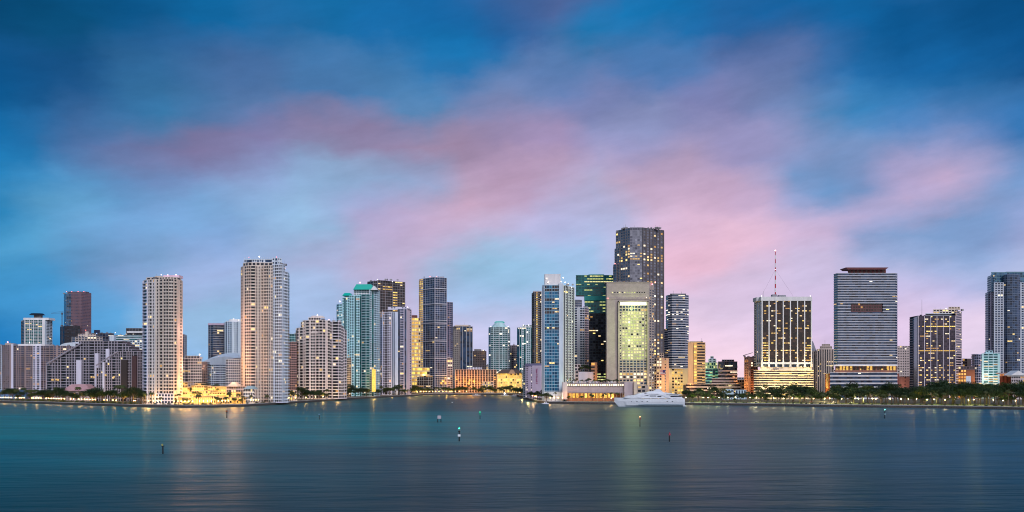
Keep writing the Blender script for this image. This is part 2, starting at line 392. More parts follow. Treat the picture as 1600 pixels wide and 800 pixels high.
# ------------------------------------------------------------------ building kit
GZ = 2.5       # ground level on land
_panel = {}
def parse(spec):
    out = []
    for tk in spec.split():
        i = 1
        out.append((tk[0], float(tk[1:]) if len(tk) > 1 else 1.0))
    return out
SPAND = {'w': .38, 'S': .55, 'g': .18, 'G': 0, 'r': .40, 'b': .38, 'l': .38, 'R': .36, 'd': 0, 'p': 0, 's': 0, 'P': 0}
class Bld:
    def __init__(s, name, label, D, cx, nind=40, cat='building', group=None):
        s.name, s.label, s.cat, s.group = name, label, cat, group
        s.D = D; s.org = (X(cx, D), D + 10, GZ)
        s.root = empty(name, s.org, label, cat, group)
        s.w = {}; s.core = MB(); s.cells = []; s.bal = []; s.nind = nind; s.rnd = random.Random(hash(label) % 9999 if False else sum(map(ord, label)))
    def wall(s, mat):
        if mat not in s.w: s.w[mat] = MB()
        return s.w[mat]
    def fac(s, p, q, z0, z1, spec, wall, glass=G_DARK, fh=3.3, lit=.03, lits=LIT, rows=None, fn=None, first=False, detail=True):
        """one facade from p to q (anticlockwise plan)"""
        L = math.hypot(q[0] - p[0], q[1] - p[1])
        if L < .3: return
        t = ((q[0] - p[0]) / L, (q[1] - p[1]) / L); nn = (t[1], -t[0]); ang = atan2(t[1], t[0])
        toks = parse(spec); tot = sum(w for _, w in toks)
        nf = max(1, round((z1 - z0) / fh)); fh = (z1 - z0) / nf
        W = s.wall(wall); pos = 0; runs = []
        unl = UNL[glass]
        litmap = {}
        for k, (ty, w) in enumerate(toks):
            a, b = pos, pos + w / tot * L; pos = b
            if ty in 'ps': W.obox(p, t, nn, a, b, 0, .42 if ty == 'p' else .3, z0, z1, wall); runs.append(None); continue
            if ty == 'P': W.obox(p, t, nn, a, b, 0, 1.3, z0, z1, wall); runs.append(None); continue
            jamb = {'w': .14, 'S': .24, 'g': .05, 'G': .04, 'r': 0, 'b': .05, 'l': .05, 'R': .0, 'd': 0}[ty] * (b - a)
            if ty in 'wSgG':
                pr = {'w': .36, 'S': .33, 'g': .14, 'G': .12}[ty]
                if jamb > .05:
                    W.obox(p, t, nn, a, a + jamb, 0, pr, z0, z1, wall); W.obox(p, t, nn, b - jamb, b, 0, pr, z0, z1, wall)
            if ty in 'bl':
                st = MB(); dep = 1.5
                st.obox(p, t, nn, a, a + .25, 0, dep - .12, z0, z1, wall); st.obox(p, t, nn, b - .25, b, 0, dep - .12, z0, z1, wall)
                for f in range(nf):
                    z = z0 + f * fh
                    st.obox(p, t, nn, a + .25, b - .25, 0, dep - .1, z, z + .28, wall)
                    st.obox(p, t, nn, a - .02, b + .02, dep - .1, dep, z, z + fh * SPAND[ty], wall)
                s.bal.append(st)
                if runs and runs[-1] and runs[-1][0] == 'x': pass
                runs.append(None)
            elif ty == 'd': runs.append(None); 
            else:
                if runs and runs[-1] and runs[-1][0] == ty: runs[-1] = (ty, runs[-1][1], b); 
                else: runs.append((ty, a, b))
            # cells
            nc = 1 if (b - a) < 7 else max(1, round((b - a) / 4.2))
            cw = (b - a - 2 * jamb) / nc
            sp = SPAND[ty]
            for f in range(nf):
                for c in range(nc):
                    zc = z0 + f * fh + fh * sp + fh * (1 - sp) / 2
                    hh = fh * (1 - sp) - .05
                    s0 = a + jamb + c * cw + .06; s1 = a + jamb + (c + 1) * cw - .06
                    litmap.setdefault(f, []).append(((s0 + s1) / 2, zc, s1 - s0, hh, ty, k))
        for r in runs:
            if not r or SPAND[r[0]] == 0: continue
            ty, a, b = r
            pr = {'w': .32, 'S': .3, 'g': .10, 'r': .4, 'R': .9}[ty]
            for f in range(nf):
                z = z0 + f * fh
                W.obox(p, t, nn, a, b, 0, pr, z, z + fh * SPAND[ty], wall)
        if not detail: return
        for f, cells in litmap.items():
            run = 0; kind = None
            pl = lit if not rows or f not in rows else rows[f]
            for ci, (sc, zc, w, hh, ty, k) in enumerate(cells):
                mat = None
                if fn: mat = fn(f, nf, ci, len(cells), s.rnd)
                if mat is None:
                    if ty == 'l': mat = s.rnd.choice(LITY)
                    elif run > 0: mat = kind; run -= 1
                    elif s.rnd.random() < pl:
                        mat = kind = s.rnd.choice(lits); run = s.rnd.choice((0, 0, 0, 1, 2)) if pl < .5 else 0
                    else: mat = s.rnd.choices(unl, (6, 3, 4))[0]
                if mat == 'off': mat = unl[0]
                if mat[0] == 'lit' and ty in 'gGr' and hh > 1.6:
                    s.cells.append((p[0] + t[0] * sc + nn[0] * .03, p[1] + t[1] * sc + nn[1] * .03, zc - hh * .25, ang, w, hh * .5, unl[0])); zc += hh * .25; hh = hh * .46
                s.cells.append((p[0] + t[0] * sc + nn[0] * .03, p[1] + t[1] * sc + nn[1] * .03, zc, ang, w, hh, mat))
    def blk(s, front, top, bot=None, back=30, wall=WHITE, glass=G_DARK, fh=3.3, faces='w', lit=.03, lits=LIT, rows=None, fn=None,
            roof=True, dD=0, parapet=.8, core=None, side='r'):
        """front: [(px, extra distance)...] left to right; top/bot: pixel rows at distance D"""
        D = s.D + dD
        P = [(X(px, D + o), D + o) for px, o in front]
        xl, xr = P[0][0], P[-1][0]
        yb = max(P[0][1], P[-1][1]) + back
        # the back follows the sight line so that it never widens the outline
        P2 = [(xr * (yb / P[-1][1]) * 1.0 - (1.0 if xr > 0 else -1.0) * 0 - 1.0 if xr > 0 else xr + 0.0 - 1.0, yb), (xl + 1.0 if xl > 0 else xl * (yb / P[0][1]) + 1.0, yb)]
        # keep the hidden sides behind the visible ones
        if xr > 0: P2[0] = (xr - 1.0, yb)
        if xl < 0: P2[1] = (xl + 1.0, yb)
        if xr <= 0: P2[0] = (xr * (yb / P[-1][1]) - 1.0, yb)
        if xl >= 0: P2[1] = (xl * (yb / P[0][1]) + 1.0, yb)
        if P2[0][0] - P2[1][0] < 3: P2 = [((P2[0][0] + P2[1][0]) / 2 + 1.5, yb), ((P2[0][0] + P2[1][0]) / 2 - 1.5, yb)]
        poly = P + P2
        z0 = GZ if bot is None else Z(bot, D); z1 = Z(top, D)
        s.core.prism(poly, z0, z1 - .01, core or glass, wall)
        faces = faces if isinstance(faces, (list, tuple)) else [faces] * (len(P) - 1)
        for i in range(len(P) - 1):
            if faces[i]:
                wm = wall
                fc = faces[i]
                if isinstance(fc, tuple): fc, wm = fc[0], fc[1]
                s.fac(P[i], P[i + 1], z0, z1, fc, wm, glass, fh, lit, lits, rows, fn)
        if side:
            s.fac(P[-1], P2[0], z0, z1, side, wall, glass, fh, 0, detail=False)
            s.fac(P2[1], P[0], z0, z1, side, wall, glass, fh, 0, detail=False)
        if roof:
            cx = sum(a for a, _ in poly) / len(poly); cy = sum(b for _, b in poly) / len(poly)
            pr = [(cx + (a - cx) * 1.012, cy + (b - cy) * 1.012) for a, b in poly]
            r = MB(); r.prism(pr, z1, z1 + parapet, wall); s.add('roof', r)
            if bot is None and top < 572 and abs(P[-1][0] - P[0][0]) > 14:
                for k in range(2 + int(abs(P[-1][0] - P[0][0]) / 16)):
                    f = s.rnd.uniform(.12, .8); x = xl + (xr - xl) * f; y = min(q[1] for q in P) + back * s.rnd.uniform(.35, .6); w_ = s.rnd.uniform(1.5, 4.5); h_ = s.rnd.uniform(1.4, 3.0)
                    e = MB(); e.box(x, x + w_, y, y + 4, z1 + parapet - .05, z1 + parapet + h_, s.rnd.choice((GREY, DCONC, CONC, wall))); s.add('plant_room', e)
                    if s.rnd.random() < .4: e = MB(); e.tube([(x + 1, y + 2, z1), (x + 1, y + 2, z1 + h_ + s.rnd.uniform(3, 7))], .14, ('paint', (.3, .3, .32), .5), 5); s.add('antenna', e)
        return P, z0, z1
    def add(s, name, mb, smooth=False):
        return mb.build(name, s.root, s.org, smooth)
    def box(s, name, x0, x1, ytop, ybot, mat, dD=0, dep=10, cells=None):
        """a roof-top or attached box given by its pixel outline"""
        D = s.D + dD; m = MB(); m.box(X(x0, D), X(x1, D), D, D + dep, Z(ybot, D), Z(ytop, D), mat)
        return s.add(name, m)
    def mast(s, px, ytop, ybot, r=.35, mat=None, dD=10, bands=0, name='antenna'):
        D = s.D + dD; m = MB(); z0, z1 = Z(ybot, D), Z(ytop, D); x = X(px, D)
        if bands:
            for k in range(bands):
                a, b = z0 + (z1 - z0) * k / bands, z0 + (z1 - z0) * (k + 1) / bands
                m.tube([(x, D, a), (x, D, b)], [r * (1 - .5 * k / bands), r * (1 - .5 * (k + 1) / bands)], ('paint', (.45, .02, .03), .5) if k % 2 == 0 else ('paint', (.7, .7, .7), .5))
        else: m.tube([(x, D, z0), (x, D, z1)], [r, r * .6], mat or ('paint', (.3, .3, .32), .5))
        return s.add(name, m)
    def beacon(s, px, py, r=.7, col=(1, .12, .10), e=14, dD=6, name='beacon_light'):
        D = s.D + dD; m = MB(); m.ball((X(px, D), D, Z(py, D)), r * .8, ('lamp', col, e * .45), 8, 5); return s.add(name, m, True)
    def done(s):
        s.core.build('glazing', s.root, s.org)
        for mat, w in s.w.items(): w.build('facade_frame', s.root, s.org)
        for st in s.bal: st.build('balcony_stack', s.root, s.org)
        # windows: the lit ones and then the largest as parts of their own, the rest as one
        islit = lambda c: c[6][0] == 'lit'
        order = sorted(range(len(s.cells)), key=lambda i: (not islit(s.cells[i]), -round(s.cells[i][4] * s.cells[i][5], 1), i))
        if len(order) <= 100: n = len(order) if s.nind else 0
        else: n = min(s.nind, len(order))
        ind = set(order[:n]); rest = MB()
        for i, (x, y, z, ang, w, h, mat) in enumerate(s.cells):
            if i in ind:
                key = (round(w, 1), round(h, 1), mat)
                if key not in _panel:
                    b = MB(); b.obox((0, 0), (1, 0), (0, -1), -w / 2, w / 2, 0, .07, -h / 2, h / 2, mat); _panel[key] = b.mesh('window')
                o = bpy.data.objects.new('window', _panel[key]); C.objects.link(o); o.parent = s.root
                o.location = (x - s.org[0], y - s.org[1], z - s.org[2]); o.rotation_euler = (0, 0, ang)
            else:
                t = (cos(ang), sin(ang)); nn = (t[1], -t[0])
                rest.obox((x, y), t, nn, -w / 2, w / 2, 0, .07, z - h / 2, z + h / 2, mat)
        o = rest.build('windows', s.root, s.org)
        if o: o['kind'] = 'stuff'
        return s.root

def flood(px, py, D, power, col=(1, .62, .2), r=1.0, name='floodlight'):
    l = bpy.data.lights.new(name, 'POINT'); l.energy = power; l.color = col; l.shadow_soft_size = r
    o = bpy.data.objects.new(name, l); C.objects.link(o); o.location = (X(px, D), D, Z(py, D)); return o

# ------------------------------------------------------------------ water, land, shore
SHORE = [(-420, 627), (-200, 628), (0, 629.5), (60, 630.8), (120, 633), (180, 635), (235, 636.3), (290, 637), (335, 636.8), (380, 635.5), (420, 633.3), (450, 631), (500, 627.6),
         (545, 624.5), (580, 622.2), (620, 620.2), (643, 619.2), (662, 617.6), (700, 617.2), (750, 617.1), (796, 617.2), (806, 618.6), (818, 621.5), (829, 626),
         (842, 629.3), (858, 630.8), (900, 631.4), (960, 631.8), (1010, 632.2), (1070, 632.8), (1120, 633.3), (1180, 634), (1290, 636), (1380, 637), (1450, 637.8), (1530, 639), (1600, 640.5), (1800, 644), (2100, 650)]
SP = [(X(px, DW(py)), DW(py)) for px, py in SHORE]
w = MB(); w.quad([(-9000, -1500, 0), (9000, -1500, 0), (26000, 2600, 0), (26000, 26000, 0), (-26000, 26000, 0), (-26000, 2600, 0)], ('water',))
tag(w.build('water'), kind='structure')
g = MB()
for (a, b) in zip(SP, SP[1:]):
    k0, k1 = 22000 / a[1], 22000 / b[1]
    g.quad([(a[0], a[1], GZ), (b[0], b[1], GZ), (b[0] * k1, b[1] * k1, GZ), (a[0] * k0, a[1] * k0, GZ)], ('ground',))
tag(g.build('ground'), kind='structure')
def strip(pts, off0, off1, z0, z1, mat, m=None):
    """a band that runs along a line, from off0 to off1 metres inland"""
    m = m or MB(); L = []
    for i, p in enumerate(pts):
        a = pts[max(0, i - 1)]; b = pts[min(len(pts) - 1, i + 1)]
        d = (b[0] - a[0], b[1] - a[1]); l = math.hypot(*d); n = (-d[1] / l, d[0] / l)
        L.append(((p[0] + n[0] * off0, p[1] + n[1] * off0), (p[0] + n[0] * off1, p[1] + n[1] * off1)))
    for (a0, a1), (b0, b1) in zip(L, L[1:]):
        m.quad([(*a0, z1), (*b0, z1), (*b1, z1), (*a1, z1)], mat)
        m.quad([(*a0, z0), (*b0, z0), (*b0, z1), (*a0, z1)], mat)
        m.quad([(*b1, z0), (*a1, z0), (*a1, z1), (*b1, z1)], mat)
    return m
i0 = next(i for i, q in enumerate(SHORE) if q[0] == 750)
for lab, pts, nm in (('dark concrete seawall along the island shore under the row of small lamps', SP[:i0 + 1], 'seawall'),
                     ('long dark seawall in front of the park lawn and the moored white yacht', SP[i0:], 'seawall')):
    r = empty(nm, (pts[len(pts) // 2][0], pts[len(pts) // 2][1], 0), lab, 'seawall')
    org = r.location
    strip(pts, -1.2, .6, -.5, GZ + .15, ('rock',)).build('wall', r, org)
    strip(pts, -1.3, 1.0, GZ + .15, GZ + .75, CONC).build('coping', r, org)
m = strip(SP, 1.0, 9, GZ + .004, GZ + .05, wall(.30, .27, .25)); tag(m.build('promenade'), kind='structure')
PARK = [i for i, q in enumerate(SHORE) if q[0] >= 1070]
m = strip([SP[i] for i in PARK], 9, 75, GZ, GZ + .25, ('grass',)); tag(m.build('lawn'), kind='structure')
m = strip([SP[i] for i in PARK], 30, 37, GZ + .26, GZ + .30, wall(.32, .30, .28)); tag(m.build('path'), kind='structure')
m = strip([SP[i] for i in PARK], 92, 108, GZ, GZ + .04, ('paint', (.05, .05, .055), .85)); tag(m.build('road'), kind='structure')

# ------------------------------------------------------------------ left: the island and what stands behind it
b = Bld('residential_tower', 'teal glass tower with white fins and a dark saucer roof behind the long slab', 1950, 57, 30)
b.blk([(34, 26), (38.5, 2), (70, 0), (81, 30)], 500, wall=WHITE, glass=G_TEAL, faces=[('b2', GREY), 'p.35 g1 g1 p.3 g1 g1 p.3 g1 g1 p.3 g1 g1 p1.4', ('p.6 b2 b2', PALEB)], lit=.02)
b.box('roof_slab', 36.5, 76, 496.5, 500, WHITE, 1, 28)
m = MB(); D = 1970; cx, cz = X(58, D), Z(492.3, D)
m.prism([(cx + 17 * cos(a * pi / 10), D + 14 * sin(a * pi / 10)) for a in range(20)], cz, cz + 3.5, G_DARK, taper=.75)
b.add('roof_disc', m); b.box('roof_post', 53, 63, 492, 497, DCONC, 15, 10); b.done()
b = Bld('construction_tower', 'dark violet brick tower under construction with blue glass down its left edge', 2150, 118, 30)
b.blk([(100, 30), (104, 2), (111, 0)], 459, wall=DCONC, glass=G_SKY, faces=['g1 g1', 'g1 g1'], lit=.01, fh=3.6)
b.blk([(111, 0), (128, 2), (142.5, 22)], 457, wall=wall(.17, .10, .125), glass=G_NAVY, faces=['S1 '*9, 'S1 '*9], lit=.008, fh=3.6)
b.blk([(94, 20), (101, 4), (125, -10)], 510, wall=wall(.06, .035, .035), glass=G_DARK, faces=['g1 g1', 'g1 '*7], lit=.01, back=20, dD=-8)
b.box('parapet', 105, 135, 455.5, 457.2, wall(.13, .08, .10), 10, 14)
for px in (104, 112, 122, 131): b.beacon(px, 455.5, .9)
b.done()
# crane
cr = empty('tower_crane', (X(97, 2100), 2100, GZ), 'thin lattice tower crane left of the dark violet brick tower', 'crane')
STL = ('paint', (.10, .08, .09), .6)
m = MB(); D = 2100; x = X(97, D)
for dx in (-1, 1):
    for dy in (-1, 1): m.tube([(x + dx, D + dy, GZ), (x + dx, D + dy, Z(487, D))], .18, STL, 4)
for k in range(26):
    z = GZ + k * 7.2
    if z + 7.2 < Z(487, D): m.tube([(x - 1, D - 1, z), (x + 1, D - 1, z + 7.2)], .12, STL, 4); m.tube([(x + 1, D + 1, z), (x - 1, D + 1, z + 7.2)], .12, STL, 4)
m.build('mast', cr, cr.location)
m = MB(); zj = Z(489.5, D)
m.tube([(X(80, D), D, zj), (X(104, D), D, zj + 1)], .3, STL, 4); m.tube([(X(80, D), D, zj + .5), (x, D, zj + 5), (X(104, D), D, zj + 1)], .15, STL, 4)
m.build('jib', cr, cr.location)
m = MB(); m.box(x - 1.4, x + 1.4, D - 1.5, D + 1.5, zj - 3, zj, STL); m.build('cab', cr, cr.location)

b = Bld('office_block', 'low dark teal glass block with a white roof line beside the cream round tower', 2000, 195, 20)
b.blk([(177, 10), (181, 0), (226, 4)], 524, wall=PALEB, glass=G_TEAL, faces=['r1', 'r6'], lit=.04, fh=4)
b.blk([(197, 6), (226, 8)], 513, 524, wall=DCONC, glass=G_DARK, faces=['g1 '*6], lit=0, fh=4, dD=4)
b.box('roof_slab', 198, 226, 517.5, 520, WHITE, 2, 20)
b.beacon(197, 522, .8, (1, .9, .8), 8); b.beacon(208, 522, .8, (1, .9, .8), 8); b.done()
b = Bld('apartment_block', 'small white and blue-lit block squeezed between stepped pyramid and cream round tower', 1500, 215, 0)
b.blk([(203, 6), (226, 0)], 532, wall=PALEB, glass=G_NAVY, faces=['w1 '*6], lit=.08, fh=3.6); b.done()
b = Bld('apartment_block', 'ragged pale roofscape block with cranes and lights above the stepped pyramid', 1700, 145, 20)
b.blk([(112, 12), (118, 0), (160, 0)], 527, wall=BEIGE, glass=G_NAVY, faces=['w1', 'w1 '*9], lit=.06, fh=3.6)
b.blk([(122, 8), (150, 8)], 522, 527, wall=CREAM, glass=G_NAVY, faces=['w1 '*6], fh=3.4, dD=4)
b.blk([(160, 10), (206, 10)], 534, wall=GREY, glass=G_NAVY, faces=['w1 '*10], fh=3.4, lit=.03)
b.box('stair_tower', 171, 178, 524, 535, PALEB, 12, 9); b.box('stair_tower', 133, 137, 518, 527, CREAM, 8, 6)
b.beacon(151, 521, 1.0, (.15, .25, 1), 9); b.beacon(180, 520, .8, (1, .9, .9), 8); b.beacon(134, 516, .7)
b.done()
b = Bld('office_block', 'dark blue low block with a flat top right of the violet brick tower', 2300, 160, 0)
b.blk([(143, 0), (156, 0), (178, 6)], 521, wall=DCONC, glass=G_NAVY, faces=['g1 '*4, 'g1 '*5], lit=.02, fh=4)
b.blk([(147, 3), (156, 3)], 516, 521, wall=wall(.03, .05, .2), glass=G_NAVY, faces=['g1 g1'], fh=4, dD=4); b.done()

# long slab block
b = Bld('apartment_slab', 'long pinkish beige apartment slab with alternating light and dark vertical strips at the left edge', 1330, 50, 60)
rr = {}
P, z0, z1 = b.blk([(-40, 10), (3, 0)], 541, wall=PALEB, glass=G_DARK, faces=['b2 b2 b2 b2 b2 p1 b2 b2'], lit=.02)
b.blk([(3, 3), (17.5, 0)], 539.5, wall=PINKB, glass=G_NAVY, faces=['w1 w1 w1 w1 p.8'], lit=.01)
b.blk([(17.5, -3), (21, -3)], 538, wall=LILAC, faces=['p1'], side=None)
b.blk([(21, 0), (52, 0)], 541, wall=PINKB, glass=G_NAVY, faces=['b1.6 w1 w1 b2 p.6 w1 w1 w1 p.5'], lit=.06)
b.blk([(52, -3), (64, -3)], 541, wall=LILAC, glass=G_NAVY, faces=['b1 p.6 b1.4 p.5'], lit=.09)
b.blk([(64, 0), (112, 4)], 541, wall=PINKB, glass=G_NAVY, faces=['w1 w1 b1.6 b1.6 w1 p.7 w1 w1 b1.6 w1 w1'], lit=.01)
b.box('lift_tower', 8, 17, 536, 540, BEIGE, 4, 8); b.box('roof_terrace', 28, 70, 537.5, 541, WHITE, 6, 14)
b.beacon(12, 534.5, 1.1, (1, .3, .35), 14); b.beacon(46, 535.5, .6, (1, .9, .8), 8)
m = MB(); m.box(X(5, 1310), X(34, 1310), 1300, 1326, GZ, Z(609, 1310), wall(.10, .22, .42)); b.add('podium', m)
b.done()
b = Bld('marquee_hall', 'low hall with a smooth curved white roof just left of the stepped pyramid', 1500, 108, 0)
m = MB(); D = 1500
n = 10
prof = [(X(92 + 36 * k / n, D), Z(541 - 5.5 * sin(pi * (k / n) ** .8), D)) for k in range(n + 1)]
for (xa, za), (xb, zb) in zip(prof, prof[1:]):
    m.quad([(xa, D, za), (xb, D, zb), (xb, D + 50, zb + 4), (xa, D + 50, za + 4)], WHITE); m.quad([(xa, D, GZ), (xb, D, GZ), (xb, D, zb), (xa, D, za)], PALEB)
b.add('curved_roof', m); b.done()

# stepped pyramid building
b = Bld('stepped_block', 'dark stepped pyramid apartment block with white terrace edges', 1230, 150, 90)
STW = wall(.37, .34, .40)
D = 1230
ztop = Z(533, D); zb = GZ; nf = 22; fhs = (ztop - zb) / nf
def stepped(x0f, x1f, toprow, dD, wallm, spec_w=2.6, nrows=22, lit=.008, label=None):
    """terraced wing: every storey is its own balcony band; x0f/x1f give the edges for storey f in photo pixels"""
    D = b.D + dD
    for f in range(nrows):
        z = zb + f * fhs
        xa, xb = X(x0f(f), D), X(x1f(f), D)
        if xb - xa < 2: continue
        setb = 0
        core = MB(); core.box(xa + .4, xb - .4, D + 1.2, D + 28, z, z + fhs - .01, G_DARK); b.add('storey', core)
        W = b.wall(wallm)
        W.obox((xa, D), (1, 0), (0, -1), 0, xb - xa, -28, -.2, z + fhs - .3, z + fhs, wallm, True)
        W.obox((xa, D), (1, 0), (0, -1), 0, xb - xa, -.2, 0, z + fhs - .3, z + fhs + .45, wallm, True)
        # posts and windows stand on one fixed grid, so that they line up from storey to storey
        step = spec_w * 1.7; g0 = X(72, D); k0 = int((xa - g0) // (step * D / F)) ; cw = step * D / F
        for k in range(k0, k0 + 200):
            xx = g0 + k * cw
            if xx > xb - cw * .5: break
            if xx < xa: continue
            if (k * 7) % 5 != 2: W.obox((xx, D), (1, 0), (0, -1), 0, .7, -1.2, .06, z, z + fhs, wallm, True)
            mat = b.rnd.choice(LIT) if b.rnd.random() < lit else b.rnd.choice(UNL[G_DARK])
            b.cells.append((xx + cw * .55, D + 1.2, z + fhs * .45, 0.0, cw * .7, fhs * .55, mat))
lf = lambda f: 72 if f < 13 else 72 + (f - 12) * 5.6
rf = lambda f: 226 if f < 17 else 226 - (f - 16) * 7
stepped(lf, rf, 0, 0, STW)
lf2 = lambda f: 150 if f < 12 else 150 + (f - 11) * 5.6
stepped(lf2, lambda f: 224 if f < 17 else 222, 0, -26, STW, 2.0, 18, .01)
# solid fins and stair towers on its face
for (x0, x1, yt, dD, mt) in ((119, 126.5, 563, -3, LILAC), (148, 153.5, 552, -3, LILAC), (165, 170, 545, -3, LILAC), (160, 163, 566, -29, LILAC), (189, 198, 562, -29, BRONZE), (206, 213, 556, -29, wall(.07, .035, .04))):
    b.box('stair_tower', x0, x1, yt, 618, mt, dD, 5)
# slanting parapets
for (pts, dD) in (([(72, 569), (128, 536)], -2), ([(150, 571), (184, 549)], -28)):
    D2 = 1230 + dD; m = MB()
    (xa, ya), (xb, yb_) = pts
    m.tube([(X(xa, D2), D2, Z(ya, D2)), (X(xb, D2), D2, Z(yb_, D2))], 1.0, STW, 4); b.add('sloping_parapet', m)
b.box('penthouse', 128, 165, 533, 536, STW, 6, 15)
for (px, py, w) in ((82, 593.5, 4), (88, 593, 3), (91, 593.5, 3), (143, 589, 3), (147, 589.5, 3), (165, 586, 3), (178, 589, 3)):
    D2 = 1226 if px < 150 else 1200
    b.cells.append((X(px, D2), D2, Z(py, D2), 0.0, w * .85, 2.3, LIT[0]))
b.done()
# pink roofed club house
b = Bld('club_house', 'low club house with wide pink tiled hip roof in front of the stepped pyramid', 1190, 121, 20)
D = 1190; m = MB()
m.box(X(101, D), X(140, D), D, D + 22, GZ, Z(611, D), wall(.40, .34, .34)); b.add('wall', m)
m = MB(); zr, zt = Z(610.5, D), Z(600.5, D)
m.prism([(X(98, D), D - 3), (X(143, D), D - 3), (X(143, D), D + 26), (X(98, D), D + 26)], zr, zt, wall(.42, .25, .27), taper=.5); b.add('roof', m)
for k in range(9): b.cells.append((X(104 + 4.1 * k, D), D - .02, Z(616, D), 0.0, 2.0, 3.0, LITO[k % 2] if k % 3 == 0 else UNL[G_DARK][0]))
b.done()

# round cream tower
b = Bld('residential_tower', 'cream tower with rounded balcony front and pink-lit crown left of the glowing terraces', 1065, 255, 100)
pl = [(224.5, 16), (231, 4), (243, 0), (249, -1), (256, -4), (264, -5.5), (271, -4), (276, 1), (281, 8), (285, 18)]
b.blk(pl, 437, back=22, wall=CREAM, glass=G_DARK, fh=3.9, lit=.03,
      faces=[('b1', LILAC), ('p.3 w.8 b1.4 p.3 w.7 p.6', wall(.62, .58, .58)), 'p.6 w1 p.5', 'p.2 b1 p.2', 'b1 b1', 'b1 b1', 'b1 p.1', 'p.6', 'w1 p.4', 'S1'])
b.blk([(229, 8), (243, 2), (249, 1), (262, -1), (276, 3), (283, 14)], 433.5, 437, back=12, wall=CREAM, fh=3.4, faces=['w1 w1', 'w1', 'w1 w1 w1', 'w1 w1 w1', 'w1'], dD=2)
b.blk([(242, 10), (254, 8)], 430.8, 434, back=6, wall=CREAMD, faces=['p1'], dD=4)
m = MB(); D = 1075
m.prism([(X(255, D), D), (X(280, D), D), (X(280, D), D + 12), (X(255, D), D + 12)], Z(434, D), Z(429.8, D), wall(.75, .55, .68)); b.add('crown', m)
for px in (252, 262, 275): b.beacon(px, 429.3, .6, (1, .75, .85), 10, dD=9)
b.blk([(243, -2), (271, -6)], 616, back=10, wall=LILAC, glass=G_NAVY, faces=['w1 w1 w1 w1 w1 w1'], dD=-3, fh=3.6)
b.done()
# narrow wing behind it
b = Bld('apartment_block', 'narrow grey wing just behind the right edge of the cream round tower', 1400, 287, 0)
b.blk([(282, 4), (288, 0)], 523, wall=GREY, glass=G_NAVY, faces=['w1 w1'], lit=.0); b.done()

b = Bld('apartment_block', 'dark brown block with pale grid frame between the two tall island towers', 1180, 305, 50)
GR = wall(.58, .50, .46)
b.blk([(285, 0), (302, 0), (315, 4)], 561, wall=GR, glass=G_DARK, faces=['w1 g1.2 w1 w1', 'w1 w1 w1 w1'], lit=.02, fh=3.7)
b.blk([(289, 8), (312, 8)], 556.5, 561, wall=GR, glass=G_DARK, faces=['w1 w1 w1 w1 w1'], lit=.02, fh=3.7, dD=4)
b.blk([(315, 10), (324, 12)], 566, wall=wall(.16, .11, .10), glass=G_DARK, faces=['w1 w1 w1'], lit=.02, fh=3.7)
b.beacon(312, 554, 1.1, (1, .8, .75), 12); b.done()
b = Bld('office_tower', 'dark grey ribbon-glazed tower with pink roof edge behind the low curved building', 1900, 339, 30)
b.blk([(325.5, 10), (333, 0), (352, 8)], 508, wall=GREY, glass=G_NAVY, faces=['w1 g1', 'R1 R1 R1'], lit=.03, fh=5)
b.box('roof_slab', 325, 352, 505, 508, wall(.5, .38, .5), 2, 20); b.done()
b = Bld('office_tower', 'pale blue tower with rounded lit top and vertical fins, partly behind the taller island tower', 1850, 366, 30)
b.blk([(351, 14), (355, 2), (362, 0), (366.5, 3)], 503, wall=PALEB, glass=G_SKY, faces=['p1 g1', 'p.7 g1 p.5 g1', 'p1'], lit=.02, fh=4)
b.blk([(366, 6), (379, 2)], 503, wall=PALEB, glass=G_SKY, faces=['g.6 P.5 g.6 P.4 p1.2 g.5'], lit=.02, fh=4)
m = MB(); D = 1860; m.prism([(X(365, D) + 15 * cos(a * pi / 12), D + 12 + 12 * sin(a * pi / 12)) for a in range(24)], Z(503, D), Z(498.5, D), WHITE, taper=.8); b.add('crown', m)
b.beacon(365, 498, 1.0, (1, .8, .5), 10); b.beacon(373, 500, .8, (1, .85, .6), 8); b.done()
b = Bld('curved_block', 'low white and blue-grey block with a swooping curved roof between the island towers', 1300, 344, 40)
D = 1300
b.blk([(321, 6), (334, 0), (356, 0)], 570, wall=PALEB, glass=G_NAVY, faces=['w1 '*4, 'w1 r2 w1 w1 r2 w1'], lit=.05, fh=3.3, roof=False)
m = MB(); n = 12
pr = [(X(316 + 62 * k / n, D), Z(569 - (10 + 3 * k / n) * sin(pi * min(1, (k / n) * .75 + .12)), D)) for k in range(n + 1)]
for (xa, za), (xb, zb_) in zip(pr, pr[1:]):
    m.quad([(xa, D - 1, za), (xb, D - 1, zb_), (xb, D + 40, zb_ + 7), (xa, D + 40, za + 7)], PALEB); m.quad([(xa, D - 1, Z(570, D)), (xb, D - 1, Z(570, D)), (xb, D - 1, zb_), (xa, D - 1, za)], wall(.42, .50, .60))
b.add('curved_roof', m)
b.beacon(342, 557.5, .7, (1, .5, .3), 8); b.done()
b = Bld('apartment_block', 'small white gridded apartment block at the left foot of the tallest island tower', 1200, 366, 60)
b.blk([(353, 4), (357, 0), (379, 0)], 562, wall=WHITE, glass=G_NAVY, faces=['w1', 'w1 '*7], lit=.02, fh=3.6); b.done()

